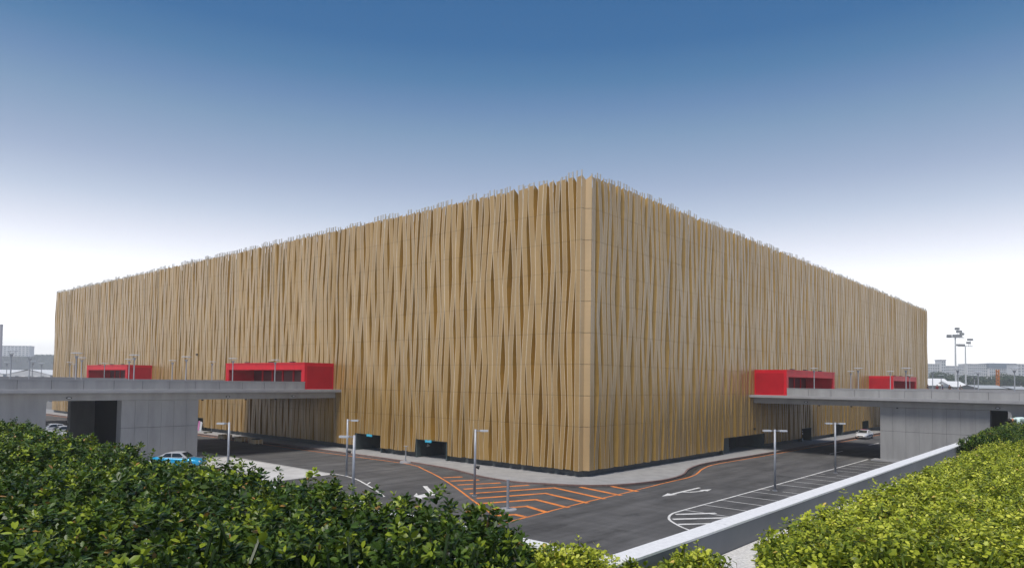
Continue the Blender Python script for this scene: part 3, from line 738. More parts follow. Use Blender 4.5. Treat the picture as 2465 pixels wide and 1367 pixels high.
# ------------------------------------------------------------------ cars
def loft(mb, rings, m=0, close=True):
    i = len(mb.V); n = len(rings[0])
    for rg in rings: mb.V += [tuple(v) for v in rg]
    for a in range(len(rings)-1):
        for k in range(n if close else n-1):
            mb.F.append((i+a*n+k, i+a*n+(k+1) % n, i+(a+1)*n+(k+1) % n, i+(a+1)*n+k)); mb.M.append(m)
    mb.F.append(tuple(range(i+n-1, i-1, -1))); mb.M.append(m); mb.F.append(tuple(range(i+(len(rings)-1)*n, i+len(rings)*n))); mb.M.append(m)
def car(loc, rz, label, lower, upper, stripe=None, lightbar=False):
    """sedan, front towards local +x"""
    o = thing('parked_car', label, 'car', loc, rz, 'cars around the hall')
    ml = mat('car_paint_'+lower[0], lower[1], .28, metal=.15, spec=.6); mu = mat('car_paint_'+upper[0], upper[1], .28, metal=.15, spec=.6)
    b = MB(); rings = []
    for x, hw, zb, zt in ((-2.28, .70, .42, .78), (-2.20, .80, .30, .93), (-1.75, .86, .22, 1.00), (-1.0, .88, .20, .96), (0, .885, .20, .93), (.9, .88, .20, .92), (1.45, .86, .21, .86), (1.95, .82, .24, .76), (2.22, .74, .30, .66), (2.30, .62, .38, .58)):
        rings.append([(x, -hw*.92, zb), (x, -hw, zb+.14), (x, -hw, zb+(zt-zb)*.72), (x, -hw*.93, zt-.03), (x, -hw*.6, zt), (x, hw*.6, zt), (x, hw*.93, zt-.03), (x, hw, zb+(zt-zb)*.72), (x, hw, zb+.14), (x, hw*.92, zb)])
    loft(b, rings); body = b.build('body', ml, o, smooth=True)
    cb = MB(); rings = []
    for x, hw, zt in ((-1.72, .74, 1.00), (-1.05, .66, 1.36), (-.55, .64, 1.43), (.1, .64, 1.44), (.45, .65, 1.38), (1.12, .76, .93)):
        zb = .92; zt = max(zt, zb+.015)
        rings.append([(x, -.80 if zt > 1 else -hw, zb), (x, -hw, zt-.06 if zt > 1.1 else zt-.01), (x, -hw*.8, zt), (x, hw*.8, zt), (x, hw, zt-.06 if zt > 1.1 else zt-.01), (x, .80 if zt > 1 else hw, zb)])
    loft(cb, rings); cabin = cb.build('cabin', mu, o, smooth=False)
    def glass(pts, nm): return MB().quad(pts).build(nm, M_CGLASS, cabin)
    glass([(1.07, -.66, .985), (1.07, .66, .985), (.50, .56, 1.385), (.50, -.56, 1.385)], 'windscreen')
    glass([(-1.68, -.64, 1.045), (-1.68, .64, 1.045), (-1.10, .55, 1.365), (-1.10, -.55, 1.365)], 'rear_window')
    for s in (1, -1):
        y0, y1 = s*.795, s*.672
        glass([(-1.25, y0, 1.01), (-.42, y0*1.005, 1.01), (-.42, y1, 1.345), (-.95, y1, 1.32)], 'side_window')
        glass([(-.34, y0*1.005, 1.01), (.78, y0, 1.01), (.34, y1, 1.345), (-.34, y1, 1.35)], 'side_window')
        MB().box(.70, .86, min(s*.86, s*1.0), max(s*.86, s*1.0), .95, 1.06).build('mirror', mu, o)
        for x in (-1.38, 1.38):
            w = MB(); w.cyl((x, s*.70, .31), (x, s*.895, .31), .31, n=18); wh = w.build('wheel', M_TYRE, o)
            MB().cyl((x, s*.896, .31), (x, s*.905, .31), .20, n=14).build('rim', M_RIM, wh)
        MB().box(2.10, 2.26, min(s*.42, s*.72), max(s*.42, s*.72), .56, .68).build('headlight', M_HEADL, o)
        MB().box(-2.30, -2.18, min(s*.50, s*.78), max(s*.50, s*.78), .72, .88).build('tail_light', M_TAIL, o)
        MB().box(-.9, .7, min(s*.888, s*.892), max(s*.888, s*.892), .80, .82).build('trim_strip', M_BLACK, o)
        if stripe: MB().box(-1.0, 1.9 if False else 1.0, min(s*.889, s*.895), max(s*.889, s*.895), .48, .72).build('side_stripe', mat('police_blue', stripe, .4), o)
    MB().box(2.255, 2.315, -.38, .38, .42, .56).build('grille', M_BLACK, o)
    MB().box(2.28, 2.33, -.24, .24, .34, .41).build('number_plate', M_SIGNW, o)
    if lightbar: MB().box(-.12, .16, -.52, .52, 1.445, 1.54).build('light_bar', mat('lightbar', (.25, .05, .09), .3), o)
    return o
SIL = ('silver', (.50, .51, .53)); WHT = ('white', (.74, .75, .77)); BLU = ('blue', (.012, .36, .66)); DRK = ('dark', (.03, .035, .04))
car((-21.75, 30.9, 0), AL, 'two-tone blue car with silver roof half hidden behind the dark hedge', BLU, SIL)
car((71.6, -4.7, 0), math.pi, 'white patrol car with blue side stripe parked at the right kerb', WHT, WHT, (.05, .08, .2), True)
car((91.0, -4.9, 0), math.pi, 'dark car far down the right road beside the walkway pier', DRK, DRK)
car((-18.3, 80.6, 0), math.pi, 'silver car seen under the left walkway, back one of three', ('silver2', (.55, .57, .60)), ('silver2', (.55, .57, .60)))
car((-18.7, 74.9, 0), math.pi, 'silver car seen under the left walkway, middle one of three', SIL, SIL)
car((-18.9, 69.6, 0), math.pi, 'white car seen under the left walkway, front one of three', WHT, WHT)

# ------------------------------------------------------------------ people
def skin_body(name, joints, edges, radii, parent, mats, facemat, loc=(0, 0, 0)):
    me = bpy.data.meshes.new(name); me.from_pydata(joints, edges, [])
    o = bpy.data.objects.new(name, me); COL.objects.link(o)
    sk = o.modifiers.new('skin', 'SKIN'); sv = me.skin_vertices[0].data if me.skin_vertices else None
    if sv is None:
        bm = bmesh.new(); bm.from_mesh(me); bm.verts.layers.skin.verify(); bm.to_mesh(me); bm.free(); sv = me.skin_vertices[0].data
    for i, r_ in enumerate(radii): sv[i].radius = (r_, r_) if not isinstance(r_, tuple) else r_
    sv[0].use_root = True
    sb = o.modifiers.new('sub', 'SUBSURF'); sb.levels = 2; sb.render_levels = 2
    dg = bpy.context.evaluated_depsgraph_get(); ev = o.evaluated_get(dg); nm = bpy.data.meshes.new_from_object(ev)
    o.modifiers.clear(); o.data = nm; nm.name = name
    nm.materials.clear()
    for m in mats: nm.materials.append(m)
    for pl in nm.polygons: pl.material_index = facemat(pl.center); pl.use_smooth = True
    o.parent = parent; return o
M_SKIN = mat('skin', (.45, .20, .11), .6); M_HAIR = mat('black_hair', (.012, .010, .010), .6)
M_SHIRT = mat('pale_mint_shirt', (.66, .80, .76), .8, var=.1, vscale=6); M_TROU = mat('dark_trousers', (.05, .06, .09), .85)
def head_extra(parent, c, fwd, hairm):
    """hair cap, nose, ears and eyes on a head centred at c"""
    c = Vector(c); f = Vector(fwd).normalized(); upv = Vector((0, 0, 1)); sd = f.cross(upv).normalized(); u = sd.cross(f).normalized()
    m = MB(); rings = []
    for i in range(1, 6):
        th = math.pi*.56*i/5; rings.append([c - f*.012 + u*(.012+.128*math.cos(th)) + (f*math.cos(a)+sd*.86*math.sin(a))*(.112*math.sin(th)) for a in [2*math.pi*k/12 for k in range(12)]])
    loft(m, rings); m.build('hair', hairm, parent, smooth=True)
def person_stand(loc, rz, label, shirt, trou):
    o = thing('person', label, 'person', loc, rz, 'people on the distant right walkway')
    J = [(0, 0, .95), (0, 0, 1.15), (0, 0, 1.36), (0, 0, 1.47), (.01, 0, 1.54), (.02, 0, 1.63),
         (0, .17, 1.38), (.02, .22, 1.12), (.08, .23, .88), (.10, .22, .80), (0, -.17, 1.38), (.02, -.22, 1.12), (.08, -.23, .88), (.10, -.22, .80),
         (0, .09, .90), (.01, .10, .50), (-.01, .10, .09), (.12, .11, .04), (0, -.09, .90), (.03, -.10, .50), (.02, -.10, .09), (.15, -.11, .04)]
    E = [(0, 1), (1, 2), (2, 3), (3, 4), (4, 5), (2, 6), (6, 7), (7, 8), (8, 9), (2, 10), (10, 11), (11, 12), (12, 13), (0, 14), (14, 15), (15, 16), (16, 17), (0, 18), (18, 19), (19, 20), (20, 21)]
    Rr = [.14, .13, .14, .055, .075, .095, .06, .048, .036, .03, .06, .048, .036, .03, .09, .065, .045, .04, .09, .065, .045, .04]
    def fm(c): return 2 if c.z < .93 and abs(c.y) < .17 else (1 if c.z > 1.44 or (abs(c.y) > .17 and c.z < 1.14) else 0)
    b = skin_body('body', J, E, Rr, o, [shirt, M_SKIN, trou], fm)
    head_extra(o, (.02, 0, 1.61), (1, 0, 0), M_HAIR)
    return o
def worker():
    """bending over beside the coping, shoulders to image-left, one arm hanging straight down"""
    q = on(2446, 1020, 1, -32.35)
    o = thing('person', 'person in a pale mint shirt bending over behind the coping at far right', 'person', (q[0]+.25, -32.5, BZ), AL+math.pi)
    J = [(-.30, 0, .82), (-.10, 0, .92), (.20, 0, .98), (.34, 0, .92), (.42, 0, .86), (.50, 0, .80),
         (.22, .18, .93), (.26, .20, .66), (.30, .17, .42), (.32, .15, .34),
         (.22, -.18, .93), (.24, -.21, .66), (.30, -.18, .42), (.32, -.16, .34),
         (-.30, .10, .80), (-.16, .12, .46), (-.34, .12, .09), (-.20, .13, .04), (-.30, -.10, .80), (-.18, -.12, .46), (-.36, -.12, .09), (-.22, -.13, .04)]
    E = [(0, 1), (1, 2), (2, 3), (3, 4), (4, 5), (2, 6), (6, 7), (7, 8), (8, 9), (2, 10), (10, 11), (11, 12), (12, 13), (0, 14), (14, 15), (15, 16), (16, 17), (0, 18), (18, 19), (19, 20), (20, 21)]
    Rr = [.15, .15, .16, .055, .075, .09, .085, .052, .036, .030, .085, .052, .036, .030, .10, .07, .045, .04, .10, .07, .045, .04]
    for hnd, sg in ((9, 1), (13, -1)):
        b = J[hnd]
        for dx, dy, l in ((.025, .012, .075), (.012, -.006, .085), (-.006, -.018, .078), (-.022, -.026, .06), (.03, -.03, .05)):
            i = len(J); J.append((b[0]+dx, b[1]+dy*sg, b[2]-.05)); J.append((b[0]+dx*1.5+.01, b[1]+dy*1.3*sg, b[2]-.05-l)); E += [(hnd, i), (i, i+1)]; Rr += [.012, .009]
    def fm(c):
        if abs(c.y) > .125 and c.x > .12 and c.z < .70: return 1
        if c.x > .36 and abs(c.y) < .14 and c.z > .6: return 1
        if c.x < -.20 or c.z < .68: return 2
        return 0
    skin_body('body', J, E, Rr, o, [M_SHIRT, M_SKIN, M_TROU], fm)
    head_extra(o, (.50, 0, .82), (.6, 0, -.8), M_HAIR)
    return o
worker()
cl = [(mat('shirt_black', (.02, .02, .025), .8), 'black'), (mat('shirt_maroon', (.16, .02, .03), .8), 'maroon'), (mat('shirt_navy', (.02, .03, .08), .8), 'navy'), (mat('shirt_brown', (.08, .05, .03), .8), 'brown'), (mat('shirt_grey', (.10, .10, .11), .8), 'grey')]
for (x, y), (sm, cn) in zip(((2233, 934), (2256, 937), (2268, 934), (2286, 934), (2312, 934)), cl):
    q = on(x, y, 0, 92.0 + (x-2230)*.12)
    person_stand((q[0], q[1], 7.172), rnd.uniform(0, 6), 'distant person in a %s top behind the right walkway parapet' % cn, sm, M_TROU)

# ------------------------------------------------------------------ hedges and shrubs
LEAF_V = np.array([(0, 0, 0), (.30, .23, .035), (.68, .27, .045), (1, 0, -.02), (.68, -.27, .045), (.30, -.23, .035), (.32, 0, -.015), (.68, 0, 0.0)], float)
LEAF_F = [(0, 6, 1), (1, 6, 7, 2), (2, 7, 3), (0, 5, 6), (5, 4, 7, 6), (4, 3, 7)]
def frames(dirs, roll):
    """orthonormal frames with x along dirs"""
    d = dirs/np.linalg.norm(dirs, axis=1, keepdims=True)
    up = np.tile(np.array([0, 0, 1.0]), (len(d), 1)); s = np.cross(up, d); ln = np.linalg.norm(s, axis=1, keepdims=True)
    s = np.where(ln < 1e-3, np.array([0, 1.0, 0]), s/np.maximum(ln, 1e-6)); n = np.cross(d, s)
    c, q = np.cos(roll)[:, None], np.sin(roll)[:, None]
    return d, s*c+n*q, -s*q+n*c
def leaves_mesh(name, pos, dirs, size, val, material, width=1.0, roll_amt=.35):
    n = len(pos); d, s, u = frames(dirs, nrs.normal(0, roll_amt, n))
    tv = LEAF_V; V = (pos[:, None, :] + size[:, None, None]*(tv[None, :, 0:1]*d[:, None, :] + width*tv[None, :, 1:2]*s[:, None, :] + tv[None, :, 2:3]*u[:, None, :])).reshape(-1, 3)
    base = (np.arange(n)*8)
    loops = []; sizes = []
    per = [np.array(f) for f in LEAF_F]
    flat = np.concatenate(per); ls = np.array([len(f) for f in LEAF_F])
    LI = (base[:, None]+flat[None, :]).reshape(-1); LT = np.tile(ls, n); LS = np.concatenate([[0], np.cumsum(LT)[:-1]])
    me = bpy.data.meshes.new(name); me.vertices.add(len(V)); me.vertices.foreach_set('co', V.reshape(-1))
    me.loops.add(len(LI)); me.loops.foreach_set('vertex_index', LI.astype(np.int32))
    me.polygons.add(len(LT)); me.polygons.foreach_set('loop_start', LS.astype(np.int32)); me.polygons.foreach_set('loop_total', LT.astype(np.int32))
    me.update(calc_edges=True)
    a = me.attributes.new('leafv', 'FLOAT', 'POINT'); a.data.foreach_set('value', np.repeat(val, 8).astype(np.float32))
    me.polygons.foreach_set('use_smooth', np.ones(len(LT), bool)); me.materials.append(material)
    return me
def rosette(ns, axis_tilt, size, spread, up0, up1, lev=2, gap=.05):
    """leaves of one shoot tip, local coords: returns pos, dirs, size arrays"""
    P, D, S = [], [], []
    a0 = nrs.uniform(0, 6.28)
    for l in range(lev):
        k = ns if l else max(3, ns-2)
        for i in range(k):
            a = a0 + 2*math.pi*i/k + l*.6 + nrs.normal(0, .22); e = (up1 if l == 0 else up0)+nrs.normal(0, .18)
            D.append((math.cos(a)*math.cos(e), math.sin(a)*math.cos(e), math.sin(e))); P.append((D[-1][0]*.012, D[-1][1]*.012, -l*gap+nrs.normal(0, .008)))
            S.append(size*(.72 if l == 0 else 1.0)*nrs.uniform(.75, 1.15))
    return np.array(P), np.array(D), np.array(S)
def scatter_shoots(centers, axes, kind, val0):
    P, D, S, Vv = [], [], [], []
    for c, ax, v in zip(centers, axes, val0):
        if kind == 'dark': p, d, s = rosette(nrs.randint(5, 8), 0, nrs.uniform(.058, .122), 0, .22, .85, nrs.choice([2, 2, 3]), .045)
        elif kind == 'lime': p, d, s = rosette(nrs.randint(3, 6), 0, nrs.uniform(.046, .105), 0, .12, .55, nrs.choice([2, 3, 3]), .045)
        else: p, d, s = rosette(nrs.randint(4, 7), 0, nrs.uniform(.05, .08), 0, .15, .6, 2, .04)
        ax = ax/np.linalg.norm(ax); z = np.array([0, 0, 1.0]); v_ = np.cross(z, ax); cth = ax[2]
        K = np.array([[0, -v_[2], v_[1]], [v_[2], 0, -v_[0]], [-v_[1], v_[0], 0]]); Rm = np.eye(3)+K+K@K/(1+cth+1e-6)
        P.append(c+p@Rm.T); D.append(d@Rm.T); S.append(s); Vv.append(np.clip(v+nrs.normal(0, .10, len(s)), 0, .92))
    P, D, S, Vv = map(np.concatenate, (P, D, S, Vv)); odd = nrs.rand(len(Vv)) < .012; Vv[odd] = 1.0
    return P, D, S, Vv
from math import sin, cos
def hnoise(x, y, s):
    return (np.sin(x*1.7*s+1.3)*np.cos(y*2.1*s+.4)+.6*np.sin(x*3.9*s+y*2.7*s)+.4*np.cos(x*7.1*s-y*6.3*s+2))/2.0
def inside(poly, x, y):
    c = np.zeros(len(x), bool); n = len(poly); j = n-1
    for i in range(n):
        xi, yi = poly[i]; xj, yj = poly[j]
        cond = ((yi > y) != (yj > y)) & (x < (xj-xi)*(y-yi)/(yj-yi+1e-12)+xi); c ^= cond; j = i
    return c
def edge_dist(poly, x, y):
    best = np.full(len(x), 1e9)
    for i in range(len(poly)):
        a = np.array(poly[i]); b = np.array(poly[(i+1) % len(poly)]); ab = b-a; t_ = np.clip(((x-a[0])*ab[0]+(y-a[1])*ab[1])/(ab@ab), 0, 1)
        best = np.minimum(best, np.hypot(x-(a[0]+t_*ab[0]), y-(a[1]+t_*ab[1])))
    return best
def hedge(name, label, poly, ztop, amp, nscale, dens, kind, material, sprout, nparts, rim=.12, layers=(0, .17, .36), valbias=.0, zb=BZ, prof=None):
    root = thing(name, label, 'hedge', (poly[0][0], poly[0][1], zb)); off = np.array([poly[0][0], poly[0][1], zb])
    xs = [q[0] for q in poly]; ys = [q[1] for q in poly]; area = (max(xs)-min(xs))*(max(ys)-min(ys))
    C, A, Vl = [], [], []
    for li, dp in enumerate(layers):
        n = int(area*dens*(.8 if li == 0 else 1.25)); x = nrs.uniform(min(xs), max(xs), n); y = nrs.uniform(min(ys), max(ys), n); k_ = inside(poly, x, y); x, y = x[k_], y[k_]
        d = edge_dist(poly, x, y); cl_ = hnoise(x, y, nscale)
        # clumpy gaps: drop shoots where the clump noise is low on the top layer
        keep = nrs.rand(len(x)) < np.clip(.78+.5*cl_, .25, 1.0) if li == 0 else np.ones(len(x), bool)
        x, y, d, cl_ = x[keep], y[keep], d[keep], cl_[keep]
        zt_ = ztop if prof is None else np.interp(y, prof[0], prof[1])-.05
        h = (zt_-zb)*(1-(.55 if prof is None else .28)*np.exp(-(d/rim)**1.3)) + amp*cl_ + nrs.normal(0, amp*.35, len(x)) - dp
        sp = (nrs.rand(len(x)) < sprout) if li == 0 else np.zeros(len(x), bool); h = h + sp*nrs.uniform(.04, .17, len(x))
        C.append(np.stack([x, y, zb+np.maximum(h, .05)], 1)); tl = .32 if li == 0 else .6
        A.append(np.stack([nrs.normal(0, tl, len(x)), nrs.normal(0, tl, len(x)), np.ones(len(x))], 1))
        Vl.append(np.clip(nrs.beta(1.15, 1.75, len(x))*.95+.12*cl_+valbias+sp*.18, 0, .92))
    # shoots growing out of the sides
    per = 0
    for i in range(len(poly)):
        a = np.array(poly[i]); b = np.array(poly[(i+1) % len(poly)]); ln = np.linalg.norm(b-a); n = int(ln*dens*.8*(ztop-zb)*1.3)
        t_ = nrs.rand(n); xx = a[0]+(b[0]-a[0])*t_; yy = a[1]+(b[1]-a[1])*t_; nn = np.array([(b-a)[1], -(b-a)[0]])/ln
        cen = np.mean(np.array(poly), 0)
        if nn@(cen-a) > 0: nn = -nn
        ww = nrs.normal(0, .05, n)+.08*hnoise(xx, yy, nscale*2)
        zz = zb+nrs.uniform(.06, (ztop-zb)*.85, n)
        C.append(np.stack([xx+nn[0]*ww, yy+nn[1]*ww, zz], 1)); A.append(np.stack([nn[0]*.9+nrs.normal(0, .3, n), nn[1]*.9+nrs.normal(0, .3, n), np.full(n, .8)], 1)); Vl.append(np.clip(nrs.beta(1.15, 1.75, n)*.9+valbias-.05, 0, .92))
    C, A, Vl = map(np.concatenate, (C, A, Vl))
    dist = np.linalg.norm(C-CAM, axis=1)
    ok = dist > 2.2; C, A, Vl, dist = C[ok], A[ok], Vl[ok], dist[ok]
    # cull what is far out of the picture on either side
    rel = C-CAM; fx = (rel@RT)/np.maximum(rel@FW, .1); ok = ((rel@FW) > .8) & (np.abs(fx) < 1.15); C, A, Vl, dist = C[ok], A[ok], Vl[ok], dist[ok]
    # the largest shoots that are in view become parts of their own
    rel = C-CAM; pxx = 1232.5+CAM_F*(rel@RT)/(rel@FW); pyy = PCY-CAM_F*(rel@UP)/(rel@FW)
    vis = (pxx > 0) & (pxx < 2465) & (pyy < 1380) & (C[:, 2] > zb+(ztop-zb)*.75)
    order = np.argsort(np.where(vis, dist, 1e6))[:nparts]; mask = np.zeros(len(C), bool); mask[order] = True
    P, D, S, Vv = scatter_shoots(C[~mask], A[~mask], kind, Vl[~mask])
    me = leaves_mesh('foliage', P-off, D, S, Vv, material, 1.0 if kind == 'dark' else 1.1)
    fo = bpy.data.objects.new('foliage', me); COL.objects.link(fo); fo.parent = root; tag(fo, kind='stuff')
    tmpl = []
    for q in range(10):
        P, D, S, Vv = scatter_shoots([np.zeros(3)], [np.array([0, 0, 1.0])], kind, [min(.9, max(.05, .12+.075*q+valbias))])
        me_ = leaves_mesh('leaf_cluster', P, D, S, Vv, material, 1.0 if kind == 'dark' else 1.1)
        bm = bmesh.new(); bm.from_mesh(me_); bmesh.ops.create_cone(bm, segments=5, radius1=.016, radius2=.013, depth=.24, matrix=Matrix.Translation((0, 0, -.10)))   # the shoot the leaves sit on
        bm.to_mesh(me_); bm.free(); tmpl.append(me_)
    for i in order:
        b = int(np.clip((Vl[i]-valbias-.12)/.075+rnd.uniform(-1, 1), 0, 9)); ob = bpy.data.objects.new('leaf_cluster', tmpl[b]); COL.objects.link(ob); ob.parent = root
        ax = Vector(A[i]).normalized(); ob.rotation_mode = 'QUATERNION'
        ob.rotation_quaternion = ax.to_track_quat('Z', 'Y') @ Matrix.Rotation(rnd.uniform(0, 6.28), 3, 'Z').to_quaternion(); s_ = rnd.uniform(.9, 1.15); ob.scale = (s_, s_, s_)
        ob.location = C[i]-off
    # twiggy stems
    sm = MB(); sel = nrs.choice(len(C), min(len(C), 1600), replace=False)
    for i in sel:
        c = C[i]-off; sm.cyl((c[0]-A[i][0]*.10+rnd.uniform(-.06, .06), c[1]-A[i][1]*.10+rnd.uniform(-.06, .06), max(0, c[2]-.42)), (c[0], c[1], c[2]), .007, .003, 4, caps=False)
    tag(sm.build('stem', M_STEM, root), kind='stuff')
    return root
hedge('hedge', 'dense dark green hedge filling the lower left of the picture', [(-44.9, -30.95), (-44.85, 12), (-52.5, 12), (-53.5, -27), (-50.2, -30.0), (-47.3, -33.1), (-46.75, -32.5)],
      6.95, .14, 1.3, 48, 'dark', M_LEAF_D, .07, 170,
      prof=([-33, -32, -30.95, -30.1, -29.6, -29.15, -28.6, -27.6, -26.9, -26.2, -25.6, -24.9, -24.2, -23.4, -22.6, -21.7, -21.1, -20.2, -18, -15.4, -12.9, -9.5, 12],
            [7.02, 7.10, 7.10, 7.02, 7.06, 7.0, 7.09, 7.0, 7.02, 7.04, 7.04, 7.10, 7.02, 6.92, 6.875, 6.87, 6.92, 7.04, 7.0, 7.06, 7.14, 7.04, 7.05]))
hedge('hedge', 'broad lime yellow hedge filling the lower right corner', [(-43.35, -33.0), (-41.0, -36.4), (-12, -36.4), (-12, -33.0), (-25, -32.45), (-36, -32.32), (-41.5, -32.28)],
      6.56, .15, 1.5, 64, 'lime', M_LEAF_L, .14, 200, layers=(0, .12, .25))
hedge('low_shrub', 'small low lime shrub beside the wall corner at the bottom', [(-44.06, -31.9), (-44.06, -30.45), (-44.8, -30.65), (-45.6, -31.5), (-45.2, -32.1)],
      6.60, .05, 2.0, 110, 'lime', M_LEAF_L, .10, 40, rim=.12, layers=(0, .07, .16))
hedge('low_shrub', 'low lime shrub against the retaining wall at the bottom', [(-44.35, -31.95), (-42.9, -31.88), (-42.7, -32.15), (-43.6, -32.75), (-44.6, -32.6)],
      6.50, .05, 2.0, 120, 'lime', M_LEAF_L, .12, 40, rim=.14, layers=(0, .07, .16), valbias=-.06)
hedge('shrub', 'dark green shrub growing over the wall beside the lime hedge at far right', [(-23.5, -31.95), (-10.5, -31.88), (-10.5, -33.4), (-22.0, -33.3)],
      6.88, .10, .8, 70, 'other', M_LEAF_D, .06, 30, layers=(0, .12, .25))
# bare twigs in the gravel gap
o = thing('bare_twigs', 'few bare leafless twigs in the white gravel beside the lime hedge', 'twigs', (-43.55, -32.75, BZ))
for q in range(5):
    m = MB(); x, y = rnd.uniform(-.15, .15), rnd.uniform(-.12, .12); dx, dy = rnd.uniform(-.1, .22), rnd.uniform(-.1, .1); h = rnd.uniform(.25, .42)
    m.cyl((x, y, 0), (x+dx*.5, y+dy*.5, h*.55), .006, .005, 5); m.cyl((x+dx*.5, y+dy*.5, h*.55), (x+dx, y+dy, h), .005, .002, 5); m.cyl((x+dx*.5, y+dy*.5, h*.5), (x-dx*.4, y+dy, h*.9), .004, .002, 5); m.build('twig', mat('twig', (.16, .09, .06), .8), o)

# ------------------------------------------------------------------ background, left
M_FARW = mat('far_wall', (.70, .70, .69), .8, var=.06, vscale=.2); M_FARWIN = mat('far_window', (.16, .19, .22), .3); M_FARROOF = mat('far_roof', (.34, .34, .35), .8)
M_TENT = mat('tent_fabric', (.80, .80, .79), .6); M_TENTW = mat('tent_wall', (.55, .56, .58), .7); M_SHED = mat('shed_wall', (.42, .43, .42), .7, var=.05, vscale=.3)
M_ORG = mat('orange_steel', (.55, .20, .06), .6)
# wooded ridge
hb = MB(); nx = 60
c0 = at(-600, 905, 1300); c1 = at(360, 905, 1300); dirv = (c1-c0); dirv[2] = 0
back = np.array([-dirv[1], dirv[0], 0]); back /= np.linalg.norm(back); back = back if back@FW > 0 else -back
prof = [(0, 0), (8, .7), (22, .95), (60, 1.0), (120, .8), (160, 0)]
rows = []
for i in range(nx+1):
    t_ = i/nx; b0 = c0+dirv*t_; Hh = 44.5+1.2*math.sin(i*.9)+.8*math.sin(i*2.3)
    rows.append([(b0[0]+back[0]*d, b0[1]+back[1]*d, Hh*h-.05) for d, h in prof])
for i in range(nx):
    for j in range(len(prof)-1): hb.quad([rows[i][j], rows[i+1][j], rows[i+1][j+1], rows[i][j+1]])
tag(hb.build('hillside', mat('hill_earth', (.05, .065, .045), .95, var=.3, vscale=.05)), kind='structure')
n = 22000; tt = nrs.rand(n); jj = nrs.rand(n)**1.1
base = c0[None, :]+dirv[None, :]*tt[:, None]; depth = jj*40; hh = 44.5*np.interp(depth, [0, 8, 22, 60], [0, .7, .95, 1.0])
clump = hnoise(base[:, 0]*.12, base[:, 1]*.12+depth*.2, 1.0)
P = base+back[None, :]*depth[:, None]; P[:, 2] = hh+nrs.uniform(0, 2.0, n)+1.2*np.maximum(0, clump)
Dr = nrs.normal(0, 1, (n, 3)); Dr[:, 2] = np.abs(Dr[:, 2])*.6
me = leaves_mesh('hillside_trees', P, Dr, nrs.uniform(1.8, 3.6, n), np.clip(.4+.3*clump+nrs.normal(0, .12, n), 0, .9), M_LEAF_T, 1.6, 1.0)
wo = bpy.data.objects.new('hillside_trees', me); COL.objects.link(wo); tag(wo, 'dense dark green trees covering the hazy far left ridge', 'trees', kind='stuff')

def block(name, label, pa, pb, depth, z0, z1, cols, rows_, roofh=.6, wallm=M_FARW, roofm=M_FARROOF, winm=M_FARWIN, wf=.62, hf=.55):
    """rectangular building with front face from pa to pb (facing the camera) and a window grid of real recesses"""
    a = np.array(pa[:2]); b = np.array(pb[:2]); L_ = np.linalg.norm(b-a); ux = (b-a)/L_; rz = math.atan2(ux[1], ux[0])
    # local: x along the front, y away from camera
    yd = np.array([-ux[1], ux[0]]); flip = 1 if yd@_n[:2] > 0 else -1
    o = thing(name, label, 'building', (a[0], a[1], z0), rz); H_ = z1-z0
    w = MB(); w.box(0, L_, min(0, flip*depth), max(0, flip*depth), 0, H_); w.build('wall', wallm, o)
    rf = MB(); y0, y1 = sorted((-flip*.5, flip*(depth+.5))); rf.box(-.5, L_+.5, y0, y1, H_+.01, H_+roofh); rf.build('roof', roofm, o)
    cw = L_/cols; ch = H_/rows_
    for i in range(cols):
        for j in range(rows_):
            x0 = (i+.5-wf/2)*cw; x1 = (i+.5+wf/2)*cw; zz0 = (j+.5-hf/2)*ch; zz1 = (j+.5+hf/2)*ch
            ya, yb = sorted((-flip*.12, -flip*.02))
            wn_ = MB().box(x0, x1, ya, yb, zz0, zz1).build('window', winm, o)
        # floor bands
    for j in range(rows_): 
        ya, yb = sorted((-flip*.5, -flip*.01)); MB().box(0, L_, ya, yb, j*ch+ch*.02, j*ch+ch*.10).build('floor_band', M_TENTW, o)
    return o
pa = at(-30, 890, 1290); pb = at(68, 890, 1290)
bl_ = block('hilltop_building', 'pale hazy low building on the ridge at the far left edge', pa, pb, 14, 42, 60.5, 11, 5)
q = at(-1, 880, 620); o = thing('chimney', 'tall slim dark chimney at the left edge of the picture', 'chimney', (q[0], q[1], 0))
MB().cyl((0, 0, 0), (0, 0, 52), 1.7, 1.2, 16).build('stack', mat('chimney_brick', (.32, .31, .33), .85), o); MB().cyl((0, 0, 51.4), (0, 0, 52.6), 1.4, 1.4, 16).build('collar', M_FARROOF, o)
